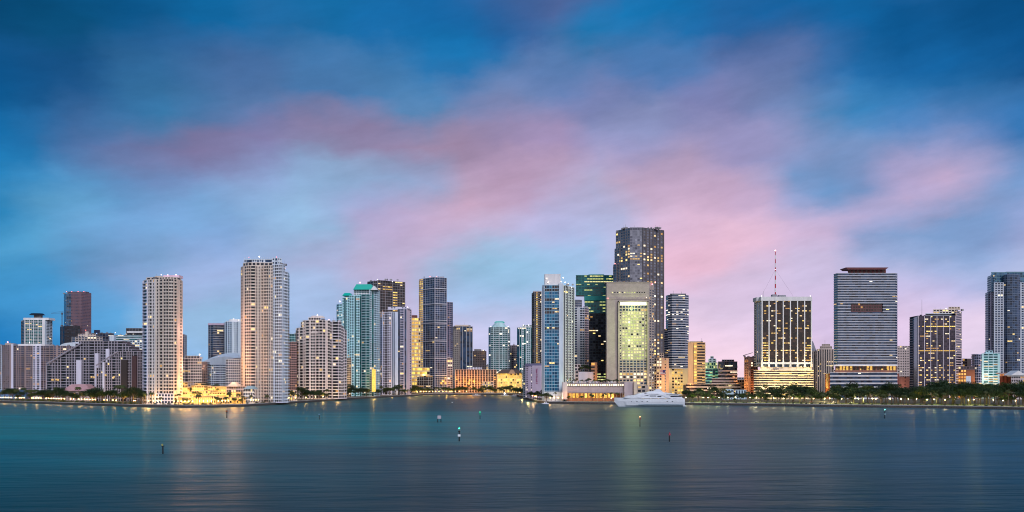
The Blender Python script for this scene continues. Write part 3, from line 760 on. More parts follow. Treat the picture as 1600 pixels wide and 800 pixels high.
# two-tone tallest island tower
b = Bld('residential_tower', 'tallest island tower, cream rounded left half and bluish white right half with stepped crown', 1120, 413, 100)
WB = wall(.62, .68, .78)
CR = wall(.64, .54, .47)
b.blk([(376.5, 16), (380, 6), (386, 0), (392, -2), (399, -1), (402, 3), (409, 3), (413, 0), (420, -2), (426, 0)], 416, back=26, wall=CR, glass=G_DARK, fh=3.9, lit=.05,
      faces=['S1', 'p.5 w1', 'b1 b1', 'b1.2', 'p.5 w1', 'p1 w1 p1.4', 'b1 p.3', 'b1 b1', 'w1 p.4 w1'])
b.blk([(380, 10), (388, 3), (400, 2), (413, 4), (426, 4)], 410.5, 416, back=18, wall=CR, glass=G_DARK, fh=3.5, faces=['w1 w1', 'w1 w1', 'w1 w1', 'w1 w1'], dD=3)
b.blk([(425, 2), (432, 0), (441, -2), (445, 6)], 414, back=26, wall=WB, glass=G_DARK, fh=3.9, lit=.04, faces=['w1 p.3 w1', 'b1.2 b1 b1', 'w1 w1'])
b.blk([(443, 4), (449.5, 10)], 424, back=20, wall=WB, glass=G_DARK, fh=3.9, lit=.04, faces=['b1 w1'])
b.blk([(381, 12), (398, 8), (412, 8), (430, 8)], 404.5, 411, back=14, wall=PALEB, glass=G_NAVY, fh=5, faces=['S1 r2 S1', 'S1 w1 S1 w1', 'p.6 r3 p.6'], dD=7)
b.blk([(425, 6), (434, 4), (440, 8)], 403, 414, back=14, wall=PALEB, glass=G_NAVY, fh=5, faces=['S1 w1', 'S1 S1'], dD=5)
m = MB(); D = 1132
for k in range(16): m.tube([(X(382 + 3.3 * k, D), D, Z(405, D)), (X(382 + 3.3 * k, D), D, Z(401.8, D))], .16, WHITE, 4)
b.add('railing', m)
b.beacon(405, 401, 1.0, (1, .9, .95), 14); b.beacon(445, 419, .8, (1, .5, .3), 8); b.beacon(389, 401.8, .4); b.beacon(432, 401.6, .4)
b.done()

# terraced lit club complex at the tip of the island
b = Bld('terraced_villa', 'terraced cream club complex glowing yellow between the two tall island towers', 1064, 322, 100)
VW = wall(.66, .50, .28)
for (x0, x1, yt, yb_, dD, fhv) in ((266, 306, 622, None, 6, 4.5), (306, 337, 619.5, None, 2, 5), (337, 384, 621.5, None, 7, 4.5),
                              (268, 300, 613.5, 622, 22, 4.2), (300, 332, 611.5, 620, 24, 4.2), (332, 376, 613.5, 622, 22, 4.2),
                              (271, 296, 606, 614, 38, 4.2), (300, 322, 603.5, 612, 38, 4.2), (325, 356, 605, 614, 38, 4.2),
                              (281, 293, 598.5, 607, 50, 3.8), (305, 314, 600, 604, 50, 3.8)):
    b.blk([(x0, dD), (x1, dD)], yt, yb_, back=16, wall=VW, glass=G_BRZ, fh=fhv, faces=['w1 ' * max(2, int((x1 - x0) / 3.4))], lit=.45, lits=LITY, dD=0, roof=False)
    m = MB(); D = 1064 + dD; m.box(X(x0 - .7, D), X(x1 + .7, D), D - 1.6, D + 16, Z(yt, D), Z(yt, D) + .9, wall(.45, .36, .24)); b.add('terrace_roof', m)
m = MB(); D = 1062
for k in range(9): m.prism([(X(309 + 3.1 * k, D) + .7 * cos(a * pi / 4), D + .7 * sin(a * pi / 4)) for a in range(8)], GZ, Z(621, D), VW)
b.add('colonnade', m)
b.done()
for k in range(13): flood(268 + 9.2 * k + 3 * sin(k * 2.1), 626, 1057, 4205, (1, .52, .07), 1.0)
for k in range(9): flood(272 + 12 * k, 616.5, 1079, 3625, (1, .53, .07), 1.0)
for k in range(7): flood(275 + 12 * k, 609, 1095, 3190, (1, .53, .07), 1.0)
for px, py, D_ in ((286, 601, 1108), (310, 600, 1108), (345, 601, 1110)): flood(px, py, D_, 1200, (1, .6, .12))
flood(278, 598, 1052, 3200, (1, .5, .22)); flood(290, 612, 1046, 2400, (1, .6, .2)); flood(377, 590, 1108, 2600, (1, .45, .15))

b = Bld('mansion', 'small white two-storey mansion with gabled roof right of the glowing terraces', 1082, 374, 60)
b.blk([(354, 8), (383, 8)], 604, back=16, wall=wall(.62, .46, .40), glass=G_BRZ, faces=['w1 '*8], fh=4, lit=.25, dD=4)
b.blk([(381, 0), (397, 0)], 608, back=16, wall=WHITE, glass=G_NAVY, faces=['w1 '*6], fh=5, lit=.05, dD=-4)
m = MB(); D = 1093
m.prism([(X(355, D), D - 2), (X(373, D), D - 2), (X(373, D), D + 16), (X(355, D), D + 16)], Z(604, D), Z(597.5, D), wall(.55, .48, .42), taper=.35); b.add('roof', m)
m = MB(); D = 1076; m.prism([(X(380, D), D - 2), (X(398, D), D - 2), (X(398, D), D + 16), (X(380, D), D + 16)], Z(608, D), Z(603, D), wall(.30, .42, .46), taper=.4); b.add('roof', m)
b.done()

b = Bld('apartment_block', 'narrow reddish brown tower right of the tallest island tower', 1300, 458, 30)
b.blk([(447, 4), (452, 0), (464, 4)], 535, wall=wall(.36, .20, .18), glass=G_DARK, faces=['w1', 'w1 w1 w1 w1'], lit=.01, fh=3.5); b.done()
b = Bld('office_block', 'pale teal block behind the reddish brown tower', 1800, 458, 0)
b.blk([(448, 0), (464, 0)], 522, wall=PALET, glass=G_TEAL, faces=['g1 g1 g1 g1'], lit=.03, fh=5); b.done()

# stepped octagonal beige tower
b = Bld('residential_tower', 'wide beige tower with chamfered stepped shoulders, right of the island pair', 1310, 500, 100)
BG = wall(.70, .61, .57); BG2 = wall(.64, .58, .60)
b.blk([(463.5, 22), (468, 10), (474, 6)], 512, back=20, wall=BG, glass=G_DARK, faces=['b1', 'w1'], lit=.04, fh=4.4)
b.blk([(470, 10), (475, 5), (482, 4)], 503, back=22, wall=BG, glass=G_DARK, faces=['w1', 'b1'], lit=.04, fh=4.4)
b.blk([(473, 8), (478, 2), (484, 0), (494, 0), (499, -3), (504, -3), (510, 4), (516, 8)], 501, back=26, wall=BG, glass=G_DARK, lit=.05, fh=4.4,
      faces=['w1 p.3', 'b1', 'p.4 w1 w1 p.4', 'b1', 'b1', 'w1 p.3', 'p.3 b1'])
b.blk([(482, 3), (494, 3), (501, 3)], 496.5, 501, back=16, wall=BG, faces=['w1 w1 w1', 'w1 w1'], dD=2, fh=3.4)
b.blk([(515, 8), (520, 3), (529, 3), (533, 9)], 503, back=24, wall=BG2, glass=G_DARK, lit=.06, fh=4.4, faces=['w1 p.3', 'b1', 'w1'])
b.blk([(532, 8), (536, 12)], 509, back=20, wall=BG2, glass=G_DARK, lit=.04, fh=4.4, faces=['w1'])
b.blk([(535, 12), (541, 20)], 515, back=16, wall=BG2, glass=G_DARK, lit=.04, fh=4.4, faces=['w1 w1'])
m = MB(); D = 1325; m.prism([(X(496, D) + 12 * cos(a * pi / 8), D + 8 * sin(a * pi / 8)) for a in range(16)], Z(497, D), Z(493.5, D), BG, taper=.7); b.add('crown', m)
m = MB(); D = 1309; m.prism([(X(486, D), D - 2), (X(497, D), D - 2), (X(497, D), D), (X(486, D), D)], Z(521, D), Z(517, D), BG, taper=.6); b.add('canopy', m)
b.beacon(496, 492.5, .9, (1, .75, .75), 10); b.beacon(514, 499.5, .7, (1, .6, .6), 8)
b.done()
b = Bld('lobby_pavilion', 'low cream pavilion with yellow lit openings left of the beige stepped tower base', 1205, 458, 20)
b.blk([(449, 0), (464, 4)], 611, back=18, wall=CREAM, glass=G_BRZ, faces=['w1 w1 w1 w1'], lit=.8, lits=LITY, fh=5); b.done()
b = Bld('apartment_block', 'slim cream block lit warm at its foot between beige tower and turquoise towers', 1430, 543, 20)
b.blk([(538, 0), (549, 2)], 560, wall=wall(.6, .46, .30), glass=G_DARK, faces=['w1 w1 w1'], lit=.1, fh=3.6); b.done()
flood(543, 606, 1418, 5000); flood(542, 590, 1418, 3500, (1, .55, .2))

# turquoise pair
b = Bld('residential_tower', 'turquoise and white tower with green pitched roofs and stepped left shoulder', 1490, 560, 100)
TW = wall(.50, .80, .88); TW2 = wall(.30, .60, .64)
b.blk([(526, 18), (530, 6), (536, 4)], 475, back=20, wall=TW, glass=G_TEAL, faces=['w1', 'w1 w1'], lit=.03, fh=4.3)
b.blk([(535, 4), (543, 2), (547, 4)], 465, back=24, wall=TW, glass=G_TEAL, faces=['w1 G1 w1', 'w1'], lit=.03, fh=4.4)
b.blk([(546, 2), (553, 0), (565, 0)], 462, back=28, wall=TW, glass=G_TEAL, faces=['w1 w1', 'p.3 G.8 w1 w1 G1'], lit=.04, fh=4.4)
b.blk([(565, -1), (572, -4), (577.5, -1)], 461, back=28, wall=wall(.26, .42, .46), glass=G_TEAL, faces=['b1', 'b1'], lit=.03, fh=4.4)
b.blk([(577, 2), (584, 4), (589, 12), (593, 22)], 453, back=24, wall=wall(.52, .66, .74), glass=G_TEAL, faces=['p.3 w1 G1', 'w1', 'w1 w1'], lit=.02, fh=3.7)
b.blk([(553, 6), (577, 4)], 452.5, 462, back=16, wall=WHITE, glass=G_TEAL, faces=['S1 S1 w1 w1 w1 w1'], lit=.03, fh=4, dD=4)
D = 1494
for (x0, x1, yb_, yt, tp) in ((552, 584, 452.5, 444, .72), (535, 549, 462, 457.5, .6)):
    m = MB(); m.prism([(X(x0, D), D - 2), (X(x1, D), D - 2), (X(x1, D), D + 24), (X(x0, D), D + 24)], Z(yb_, D), Z(yt, D), GREENR, taper=tp); b.add('roof', m)
m = MB(); D = 1489; xa, xb, xm = X(579, D), X(590, D), X(584, D)
m.quad([(xa, D, Z(453, D)), (xb, D, Z(453, D)), (xm, D, Z(446, D))], WHITE); m.quad([(xa, D, Z(453, D)), (xm, D, Z(446, D)), (xm, D + 20, Z(446, D)), (xa, D + 20, Z(453, D))], GREENR)
m.quad([(xm, D, Z(446, D)), (xb, D, Z(453, D)), (xb, D + 20, Z(453, D)), (xm, D + 20, Z(446, D))], WHITE); b.add('gable', m)
b.beacon(562.5, 441.5, 1.3, (1, .25, .35), 16, dD=10); b.beacon(531, 471, 1.3, (1, .9, .8), 10, dD=8); b.beacon(527, 485, .8, (1, .6, .5), 10)
b.box('entrance_tower', 581, 586.5, 577, 612, ('lit', (1, .62, .10), 1.3), -14, 4)
b.done(); flood(584, 612, 1462, 9000, (1, .62, .15)); flood(584, 600, 1464, 4000, (1, .65, .2)); flood(562, 606, 1470, 2500, (1, .7, .4))
b = Bld('office_tower', 'dark bronze tower with an L-shaped golden lit band behind the turquoise tower', 1760, 603, 60)
def goldfn(f, nf, c, n, r):
    if nf - f in (3, 4) and .18 < c / n < .52: return r.choice(LITY)
    if nf - f > 4 and .5 <= c / n < .66: return r.choice(LITY)
    return None
b.blk([(574, 20), (583, 6), (590, 0)], 439, back=30, wall=GREY, glass=G_BRZ, faces=['g1 g1', 'p.2 g1 g1 p.2'], lit=.0, fh=5.2)
b.blk([(590, 0), (633, 40)], 438, back=10, wall=wall(.20, .18, .20), glass=G_BRZ, faces=['p.2 g1 g1 g1 p.2 g1 g1 g1 p.2 g1 g1 g1 p.2 g1 g1 p.2'], lit=.03, fh=5.2, fn=goldfn)
b.beacon(590, 437, .8, (1, .8, .8), 8); b.beacon(613, 440, .8, (1, .8, .8), 8); b.done()

b = Bld('residential_tower', 'lilac white tower with dark vertical window strips and curved top, right of the turquoise tower', 1610, 618, 80)
b.blk([(594, 14), (597.5, 2), (608, -2), (612, 1)], 488.5, back=24, wall=LILAC, glass=G_DARK, faces=['w1', 'p.3 w1 g1 g1 w1', 'w1 p.3'], lit=.05, lits=LITO + LIT, fh=4.4)
b.blk([(611, 1), (619, 0), (623, 3)], 488, back=24, wall=wall(.62, .68, .82), glass=G_NAVY, faces=['p.4 G.6 p.5 G.7 p.9', 'p1'], lit=.01, fh=3.6)
b.blk([(622, 2), (632, 0), (636, 8), (643, 18)], 483, back=20, wall=wall(.46, .44, .55), glass=G_NAVY, faces=['G1 p.3 b1 b1 p.4', 'G1 p.4', ('p1 S1', wall(.50, .40, .46))], lit=.05, fh=4.4)
b.blk([(606, 8), (640, 8)], 479.5, 483.5, back=12, wall=LILAC, glass=G_NAVY, faces=['p1 S1 S1 p2 S1 S1 p1'], dD=4, roof=True)
b.beacon(637, 480, .9, (1, .75, .8), 10); b.beacon(598, 486, .6, (1, .7, .6), 8); b.done()

b = Bld('apartment_tower', 'cream tower with golden lit balconies tucked left of the dark gridded glass tower', 1770, 650, 60)
b.blk([(641, 0), (657, 6)], 497, wall=wall(.60, .48, .34), glass=G_BRZ, faces=['l2 l2 w1'], lit=.5, lits=LITY, fh=7.0)
b.blk([(640, 2), (652, 2)], 493, 497, wall=MAROON, faces=['p1'], dD=3)
b.blk([(641, -10), (671, -10)], 575, 587, back=12, wall=wall(.5, .42, .3), glass=G_BRZ, faces=['R1 R1 R1 R1'], lit=.8, lits=LITY, fh=6, dD=-40)
b.done(); flood(650, 592, 1725, 6000, (1, .62, .15)); flood(662, 585, 1717, 5000, (1, .62, .15)); flood(648, 530, 1745, 5000, (1, .62, .2)); flood(648, 500, 1745, 4000, (1, .65, .3))

# dark gridded twin-face tower at the river mouth
b = Bld('glass_tower', 'tall dark glass tower with thin white grid and yellow left edge at river mouth', 1800, 677, 100)
IW = wall(.36, .36, .44)
b.blk([(655.5, 40), (658.5, 32), (679.5, 0)], 433.5, back=30, wall=IW, glass=G_NAVY, faces=['l1', 'l.9 g1 p.12 g1 g1 p.14 g1 g1 p.2'], lit=.015, fh=4.3, side=None)
b.blk([(679.5, 0), (698, 14)], 433.5, back=30, wall=IW, glass=G_NAVY, faces=['p.2 g1 g1 p.12 g1 g1 g1 p.1'], lit=.012, fh=4.3, side=None)
for yy in (451, 475, 500.5, 505, 533, 560, 587): 
    m = MB(); D = 1799
    P = [(X(656, D + 34), D + 34), (X(679.5, D), D - .8), (X(698, D + 14), D + 13)]
    for p, q in zip(P, P[1:]):
        L = math.hypot(q[0] - p[0], q[1] - p[1]); t = ((q[0] - p[0]) / L, (q[1] - p[1]) / L)
        m.obox(p, t, (t[1], -t[0]), 0, L, 0, .9, Z(yy, D), Z(yy, D) + 1.1, wall(.62, .62, .70), True)
    b.add('belt_course', m)
b.beacon(672, 432, .9, dD=14); b.beacon(682, 432, .9)
b.blk([(645, 0), (676, -30)], 587, back=20, wall=wall(.5, .46, .44), glass=G_BRZ, faces=['w1 p.1 g1 g1 p.12 g1 g1 p.12 g1 g1 p.12 g1 g1'], lit=.12, lits=LIT, fh=5, dD=-20)
b.done()
b = Bld('glass_tower', 'narrow violet tower standing close behind the right edge of the dark gridded tower', 1850, 703, 30)
b.blk([(697, 0), (699.5, 0), (707.5, 6)], 472.5, wall=wall(.28, .24, .33), glass=G_NAVY, faces=['p1', 'g1 w1 g1'], lit=.03, fh=4.3)
b.blk([(696, -20), (707, -16)], 560, wall=wall(.50, .42, .42), glass=G_BRZ, faces=['w1 w1 w1'], lit=.1, fh=4.3, dD=-10); b.done()
b = Bld('residential_tower', 'tower with plain white left face and dark glass right face above the orange-lit fins', 1880, 722, 60)
b.blk([(707, 20), (719, 0)], 510, wall=wall(.66, .58, .52), glass=G_DARK, faces=['S1 S1 S1 S1'], lit=.05, fh=4)
b.blk([(719, 0), (738.5, 16)], 510, wall=wall(.30, .30, .33), glass=G_NAVY, faces=['G1 p.3 G1.6 p.3 G1.4 p.3 G1 p.2'], lit=.04, fh=4)
b.box('roof_slab', 711, 732, 507.5, 510, wall(.66, .58, .52), 5, 20); b.done()
b = Bld('office_block', 'dark brown low tower with warm roof lights right of the white-faced tower', 1900, 749, 30)
b.blk([(738, 0), (760, 2)], 549, wall=wall(.10, .07, .07), glass=G_DARK, faces=['w1 '*8], lit=.03, fh=4)
b.blk([(741, 4), (752, 4)], 546, 549, wall=DCONC, faces=['p1'], dD=4); b.beacon(755, 547.5, 1.0, (1, .7, .4), 9); b.done()
flood(755, 551, 1892, 2500)
# finned hotel block
b = Bld('finned_hotel', 'wide low brown building with vertical fins washed by orange light at the river mouth', 1810, 743, 80)
b.blk([(711, 0), (776, 0)], 578, wall=wall(.50, .33, .25), glass=G_BRZ, faces=['P.35 g1 ' * 15 + 'P.35'], lit=.03, lits=LITO, fh=4.6, back=30)
b.blk([(731, 8), (753, 8)], 574, 578, wall=LILAC, faces=['w1 w1 w1 w1 w1'], dD=4); b.done()
for k, px in enumerate((716, 724, 731, 739, 748)): flood(px, 599 - (k % 2) * 3, 1785, (9000, 9000, 16000, 22000, 9000)[k], (1, .38, .04), 2)
flood(733, 594, 1792, 9000, (1, .42, .05), 2); flood(757, 600, 1785, 9000, (1, .6, .12)); flood(766, 601, 1785, 7000, (1, .6, .15)); flood(702, 596, 1800, 8000, (1, .45, .08)); flood(711, 590, 1800, 6000, (1, .45, .08))
b = Bld('gate_house', 'small yellow lit pavilion with narrow openings in front of the finned building', 1770, 761, 20)
b.blk([(753, 0), (771, 0)], 597, wall=CREAM, glass=G_BRZ, faces=['w1 '*8], lit=.7, lits=LITY, fh=5, back=10); b.done()
b = Bld('residential_tower', 'pale green tower with rounded glass front and domed roof, alone behind the river mouth', 2000, 780, 60)
b.blk([(763.5, 14), (767, 3), (775, 0), (785, 0), (793, 4), (796.5, 16)], 511.5, wall=wall(.52, .64, .66), glass=G_TEAL, faces=['w1', 'b1 w1', 'b1 p.2 b1', 'w1 b1', 'b1'], lit=.05, lits=LITW, fh=4.4)
m = MB(); D = 2015; m.prism([(X(780, D) + 19 * cos(a * pi / 10), D + 16 * sin(a * pi / 10)) for a in range(20)], Z(511.5, D), Z(504, D), PALET, taper=.45); b.add('crown', m)
m = MB(); m.prism([(X(772, D), D), (X(789, D), D), (X(789, D), D + 10), (X(772, D), D + 10)], Z(504.5, D), Z(502, D), GREENR, taper=.7); b.add('roof', m)
for px in (767, 775, 786, 794): b.beacon(px, 510, .9, (1, .9, .8), 8)
b.done()
b = Bld('residential_tower', 'slim pinkish tower left of the turquoise gridded tower', 2050, 801, 20)
b.blk([(796, 4), (803, 0), (809, 0)], 540, wall=wall(.5, .40, .44), glass=G_DARK, faces=['w1 w1', 'w1 w1'], lit=.05, fh=4.4); b.done()
b = Bld('residential_tower', 'turquoise gridded tower with white lit rooftop left of the dark yellow-striped tower', 1950, 820, 50)
b.blk([(808, 10), (812, 0), (832, 2)], 512, wall=wall(.5, .60, .64), glass=G_TEAL, faces=['G1 p.3', 'G1 p.3 w1 G1 p.4 w1 w1 p.3 G1'], lit=.05, lits=LITW, fh=4.3)
b.blk([(816, 8), (832, 8)], 508, 512, wall=WHITE, glass=G_TEAL, faces=['w1 w1 w1'], dD=4)
for px in (818, 826): b.beacon(px, 508, .9, (1, .95, .85), 8)
b.done()
b = Bld('arcade_hall', 'yellow lit hall with a dark pitched roof at the end of the river mouth', 1800, 796, 60)
b.blk([(777, 0), (816, 0)], 583.5, wall=wall(.66, .52, .26), glass=G_BRZ, faces=['p.5 w1 w1 p.3 w1 w1 w1 p.3 w1 w1 w1 p.3 w1 w1 p.5'], lit=.7, lits=LITY, fh=6, back=26)
m = MB(); D = 1796; m.prism([(X(776, D), D), (X(817, D), D), (X(817, D), D + 28), (X(776, D), D + 28)], Z(583.5, D), Z(577, D), wall(.07, .05, .05), taper=.6); b.add('roof', m)
m = MB(); m.prism([(X(794, D), D - 2), (X(806, D), D - 2), (X(806, D), D + 8), (X(794, D), D + 8)], Z(584, D), Z(577.5, D), wall(.3, .2, .15), taper=.3); b.add('gable', m)
b.done()
for px in (781, 790, 799, 809): flood(px, 594, 1780, 9000, (1, .68, .18), 2)

# point lamps added in mid-air to wash the two island towers' inner faces
for px, py, D_, p_, c_ in ((292, 600, 1075, 11000, (1, .50, .22)), (300, 570, 1090, 30000, (1, .48, .30)), (366, 590, 1100, 20000, (1, .50, .20)), (362, 555, 1105, 20000, (1, .52, .28)),
                           (364, 500, 1100, 20000, (1, .55, .36)), (300, 520, 1080, 13000, (1, .50, .38)), (270, 620, 1048, 6000, (1, .55, .15)), (385, 622, 1080, 6000, (1, .55, .15))):
    flood(px, py, D_, p_, c_, 2)
for px, py, D_ in ((440, 617, 1165), (452, 615, 1185), (478, 616, 1285), (505, 617, 1290), (528, 613, 1295), (226, 618, 1050), (232, 622, 1050), (205, 618, 1120), (180, 621, 1180), (640, 606, 1600), (612, 608, 1580), (598, 606, 1560)):
    flood(px, py, D_, 8500, (1, .58, .16), 1)

for k in range(13):  # amber lamps without fixtures, added between the trees to spread the shore glow
    px = 6 + 17.2 * k; flood(px, 622, DW(630 + px * .027) + 22, 2600, (1, .56, .16), 1)
# ------------------------------------------------------------------ right: downtown
def letters(b, px, py, D, rows, mat, h=2.2, w=1.6):
    """small stroke lettering that runs up a wall"""
    m = MB()
    for k, pat in enumerate(rows):
        z = Z(py, D) + k * h
        for (x0, x1, y0, y1) in pat:
            m.box(X(px, D) + x0 * w, X(px, D) + x1 * w, D - .12, D - .02, z + y0 * h, z + y1 * h, mat)
    b.add('lettering', m)
b = Bld('hotel_slab', 'low white slab block with violet parapet and magenta vertical marks by blue glass tower', 1380, 831, 60)
b.blk([(817.5, 6), (821, 0)], 572, wall=WHITE, glass=G_NAVY, faces=['w1'], fh=3.4, back=20)
b.blk([(821, 0), (846, -2)], 572, wall=wall(.66, .56, .72), glass=G_DARK, faces=['S.7 S.7 s1.3 S.7 s1.6 s3'], lit=.12, lits=LITW, fh=3.4, back=20)
b.box('parapet', 820.5, 846, 568, 572.6, wall(.20, .19, .34), -1, 18)
MG = ('paint', (.45, .02, .22), .5)
m = MB(); D = 1378; r_ = random.Random(3)
for k in range(9):
    z = Z(600, D) + k * 2.75
    for (x0, x1, y0, y1) in r_.choice(([(0, 2.2, 0, .5), (0, .5, 0, 2), (1.7, 2.2, 0, 2)], [(0, 2.2, .8, 1.3), (0, .5, 0, 2), (1.7, 2.2, 0, 2)], [(0, 2.2, 0, .5), (0, 2.2, 1.6, 2.1), (0, .5, 0, 2)], [(0, 2.2, 1.5, 2), (.8, 1.4, 0, 2)])):
        m.box(X(837.5, D) + x0, X(837.5, D) + x1, D - .3, D, z + y0, z + y1, MG)
b.add('lettering', m); b.done()
flood(834, 606, 1362, 1500, (1, .75, .85), 1.5)
b = Bld('residential_tower', 'dark slim tower with a bright yellow vertical stripe behind the blue glass tower', 1420, 841, 60)
b.blk([(832, 18), (836, 2), (840.5, 0), (850, 2)], 456.5, wall=wall(.22, .21, .22), glass=G_DARK, faces=['b1 b1', 'b1 l1.3', 'b1 b1 b1'], lit=.02, fh=3.6, back=24)
b.blk([(846, -3), (849, -3)], 456, wall=WHITE, faces=['p1'], dD=-2, back=6)
b.beacon(848, 450, 1.1, (1, .6, .6), 9); b.box('parapet', 833, 848, 454.5, 456.5, wall(.45, .42, .45), 6, 10); b.done()

b = Bld('residential_tower', 'blue glass tower with white lit crown slab and white finned right face', 1215, 873, 100)
BW = wall(.50, .58, .68)
def topfn(f, nf, c, n, r):
    if nf - f < 3: return r.choice(UNL[G_BRZ]) if r.random() < .85 else None
    if nf - f in (5, 8, 9, 14) : return r.choice(LIT) if r.random() < .45 else r.choice(UNL[G_BRZ])
    return None
b.blk([(847.5, 4), (851, 0)], 446, wall=BW, faces=['p1'], back=20)
b.blk([(851, 1), (873.5, 0)], 446, wall=wall(.26, .42, .55), glass=G_BLUE, faces=['g1 g1.2 g1.2 p.18 g1.2 g1.2 g.8 p.1'], lit=.012, fh=4.4, fn=topfn)
b.blk([(873.5, -1), (880, 0)], 443.5, wall=BW, faces=['p1'], back=26)
b.blk([(880, 0), (897.5, 34)], 446, wall=wall(.62, .66, .66), glass=G_DARK, faces=['p.25 G.6 p.3 w.8 G.5 p.25 w.8 w.8 p.25 w.8 G.5 p.4'], lit=.02, fh=3.6, back=8)
b.box('crown', 851, 876, 428, 446, wall(.62, .62, .66), 2, 14)
for px, py in ((854, 435), (856.5, 441), (877, 440), (880, 434), (883, 441), (888, 443), (893, 449)): b.beacon(px, py, .8, (1, .82, .6), 9, dD=0 if px < 884 else 20)
m = MB(); D = 1196; m.box(X(850, D), X(880, D), D, D + 6, GZ, Z(612, D), wall(.55, .60, .62)); b.add('podium', m)
b.done()
for px, py in ((854, 439), (866, 441), (878, 438), (888, 441)): flood(px, py, 1207 if px < 880 else 1220, 350, (1, .85, .65), 1)
b = Bld('residential_tower', 'grey and white balcony tower right of the blue glass tower', 1380, 908, 60)
b.blk([(897, 2), (903, 0), (909, 4)], 469, wall=GREY, glass=G_NAVY, faces=['b1 w1', 'w1 w1'], lit=.02, fh=3.7, back=20, dD=12)
b.blk([(897, 2), (904, 0), (913, 3), (920, 10)], 481, wall=wall(.52, .55, .60), glass=G_NAVY, faces=['b1.2 p.4', 'p.5 b1 b1', ('b1 w1', wall(.48, .38, .40))], lit=.03, fh=3.7, back=20); b.done()

b = Bld('office_tower', 'stepped teal glass office tower with an overhanging upper left block and lit bands', 1560, 930, 90)
def tealtop(f, nf, c, n, r):
    k = nf - f
    if k == 3: return LITG[1] if c / n > .2 else None
    if k in (1, 2) and c / n > .2: return LITG[0] if r.random() < .55 else None
    return None
b.blk([(900, 0), (914, 0)], 430, 461, wall=TEALW, glass=G_TEAL, faces=['g1 '*4], lit=.12, lits=LITG, fh=4.4, back=30, bot=None) if False else None
P_ = b.blk([(900, 0), (960, 0)], 430.5, 461, wall=wall(.02, .20, .19), glass=G_TEAL, faces=['g1 '*14], lit=.14, lits=LITG, fh=4.6, back=30, fn=tealtop)
b.blk([(913.5, 1), (960, 1)], 461, 490, wall=wall(.02, .20, .19), glass=G_TEAL, faces=['g1 '*10], lit=.3, lits=LITG, fh=5.2, back=28)
b.blk([(913.5, 1), (960, 1)], 490, wall=wall(.02, .03, .035), glass=G_DARK, faces=['g1 '*11], lit=.10, lits=LIT, fh=4.8, back=28,
      fn=lambda f, nf, c, n, r: (LITG[r.randrange(3)] if (f in (5, 6, 7) and r.random() < .75) or (f < 7 and c in (n - 4, n - 5) and r.random() < .9) else None))
b.box('belt', 913, 960, 462, 469.5, wall(.02, .26, .24), -2, 3)
b.beacon(903, 459, 1.0, (1, .7, .7), 8); b.box('parapet', 920, 944, 428.5, 430.5, TEALW, 6, 12); b.done()

# big stone hotel slab with the glowing centre
b = Bld('stone_hotel', 'massive mottled stone slab with a tall glowing yellow-green window field at its centre', 1250, 984, 100)
D = 1250
z1 = Z(441.5, D)
P, z0, z1 = b.blk([(946.5, 10), (948, 0), (1014, 0), (1022, 16)], 441.5, wall=STONE, glass=G_DARK, core=STONE, faces=[None, None, None], back=26, fh=3.5, side=None)
pA, pB = (X(948, D), D), (X(1014, D), D)
def sub(x0, x1, y0, y1, spec, **kw):
    b.fac((X(x0, D), D), (X(x1, D), D), Z(y1, D), Z(y0, D), spec, STONE, **kw)
sub(955, 1009, 456, 460.5, 'S1 '*14, glass=G_DARK, fh=4.6, lit=.4, lits=LITG)
sub(967.5, 1011, 478, 487.5, 'w1 '*9, glass=G_NAVY, fh=4.3, lit=.05)
sub(972, 1007, 488, 563, 'w1 '*8, glass=G_DARK, fh=4.2, lit=.9, lits=LITG)
sub(967.5, 971.5, 488, 563, 'S1', glass=G_DARK, fh=3.5, lit=.4, lits=LITG)
sub(1007.5, 1011, 488, 563, 'S1', glass=G_DARK, fh=3.5, lit=.4, lits=LITG)
sub(967.5, 1011, 563.5, 583, 'w1 '*8, glass=G_NAVY, fh=3.5, lit=.05)
sub(967.5, 1011, 583, 592.5, 'w1 '*8, glass=G_DARK, fh=3.5, lit=.7, lits=LIT)
sub(967.5, 1011, 593, 602, 'w1 '*8, glass=G_NAVY, fh=4.4, lit=.1)
b.fac((X(1014, D), D), (X(1022, D + 16), D + 16), GZ, Z(452, D), 'w1 w1', wall(.42, .36, .33), glass=G_DARK, fh=3.6, lit=.08)
b.box('cornice', 946, 1015, 440.3, 441.6, STONE, -1, 20); b.box('belt', 947.5, 1014.5, 465.5, 467, STONE, -.8, 2)
b.box('light_strip', 969, 1010, 472.5, 476.8, ('lit', (.95, 1, .72), 2.4), -.5, 1)
m = MB(); D2 = 1246; m.box(X(966, D2), X(967.3, D2), D2, D2 + 4, GZ, Z(470, D2), STONE); m.box(X(1011.6, D2), X(1013.2, D2), D2, D2 + 4, GZ, Z(470, D2), STONE); m.box(X(966, D2), X(1013.2, D2), D2, D2 + 4, Z(472, D2), Z(470, D2), STONE); b.add('recess_frame', m)
b.beacon(950, 466, .8, (1, .2, .2), 10, dD=-3); b.beacon(1019, 444, 1.0, (1, .25, .3), 14); b.beacon(1010, 465, .7, (1, .6, .3), 8, dD=-3)
b.done()
flood(990, 480, 1238, 9000, (.80, 1, .35), 2); flood(990, 500, 1228, 16000, (.75, 1, .3), 2); flood(990, 530, 1228, 16000, (.75, 1, .3), 2); flood(990, 555, 1228, 10000, (.8, 1, .3), 2)
flood(975, 592, 1235, 2500, (1, .65, .25)); flood(1004, 592, 1235, 2500, (1, .65, .25)); flood(1021, 600, 1240, 5000, (1, .7, .3))

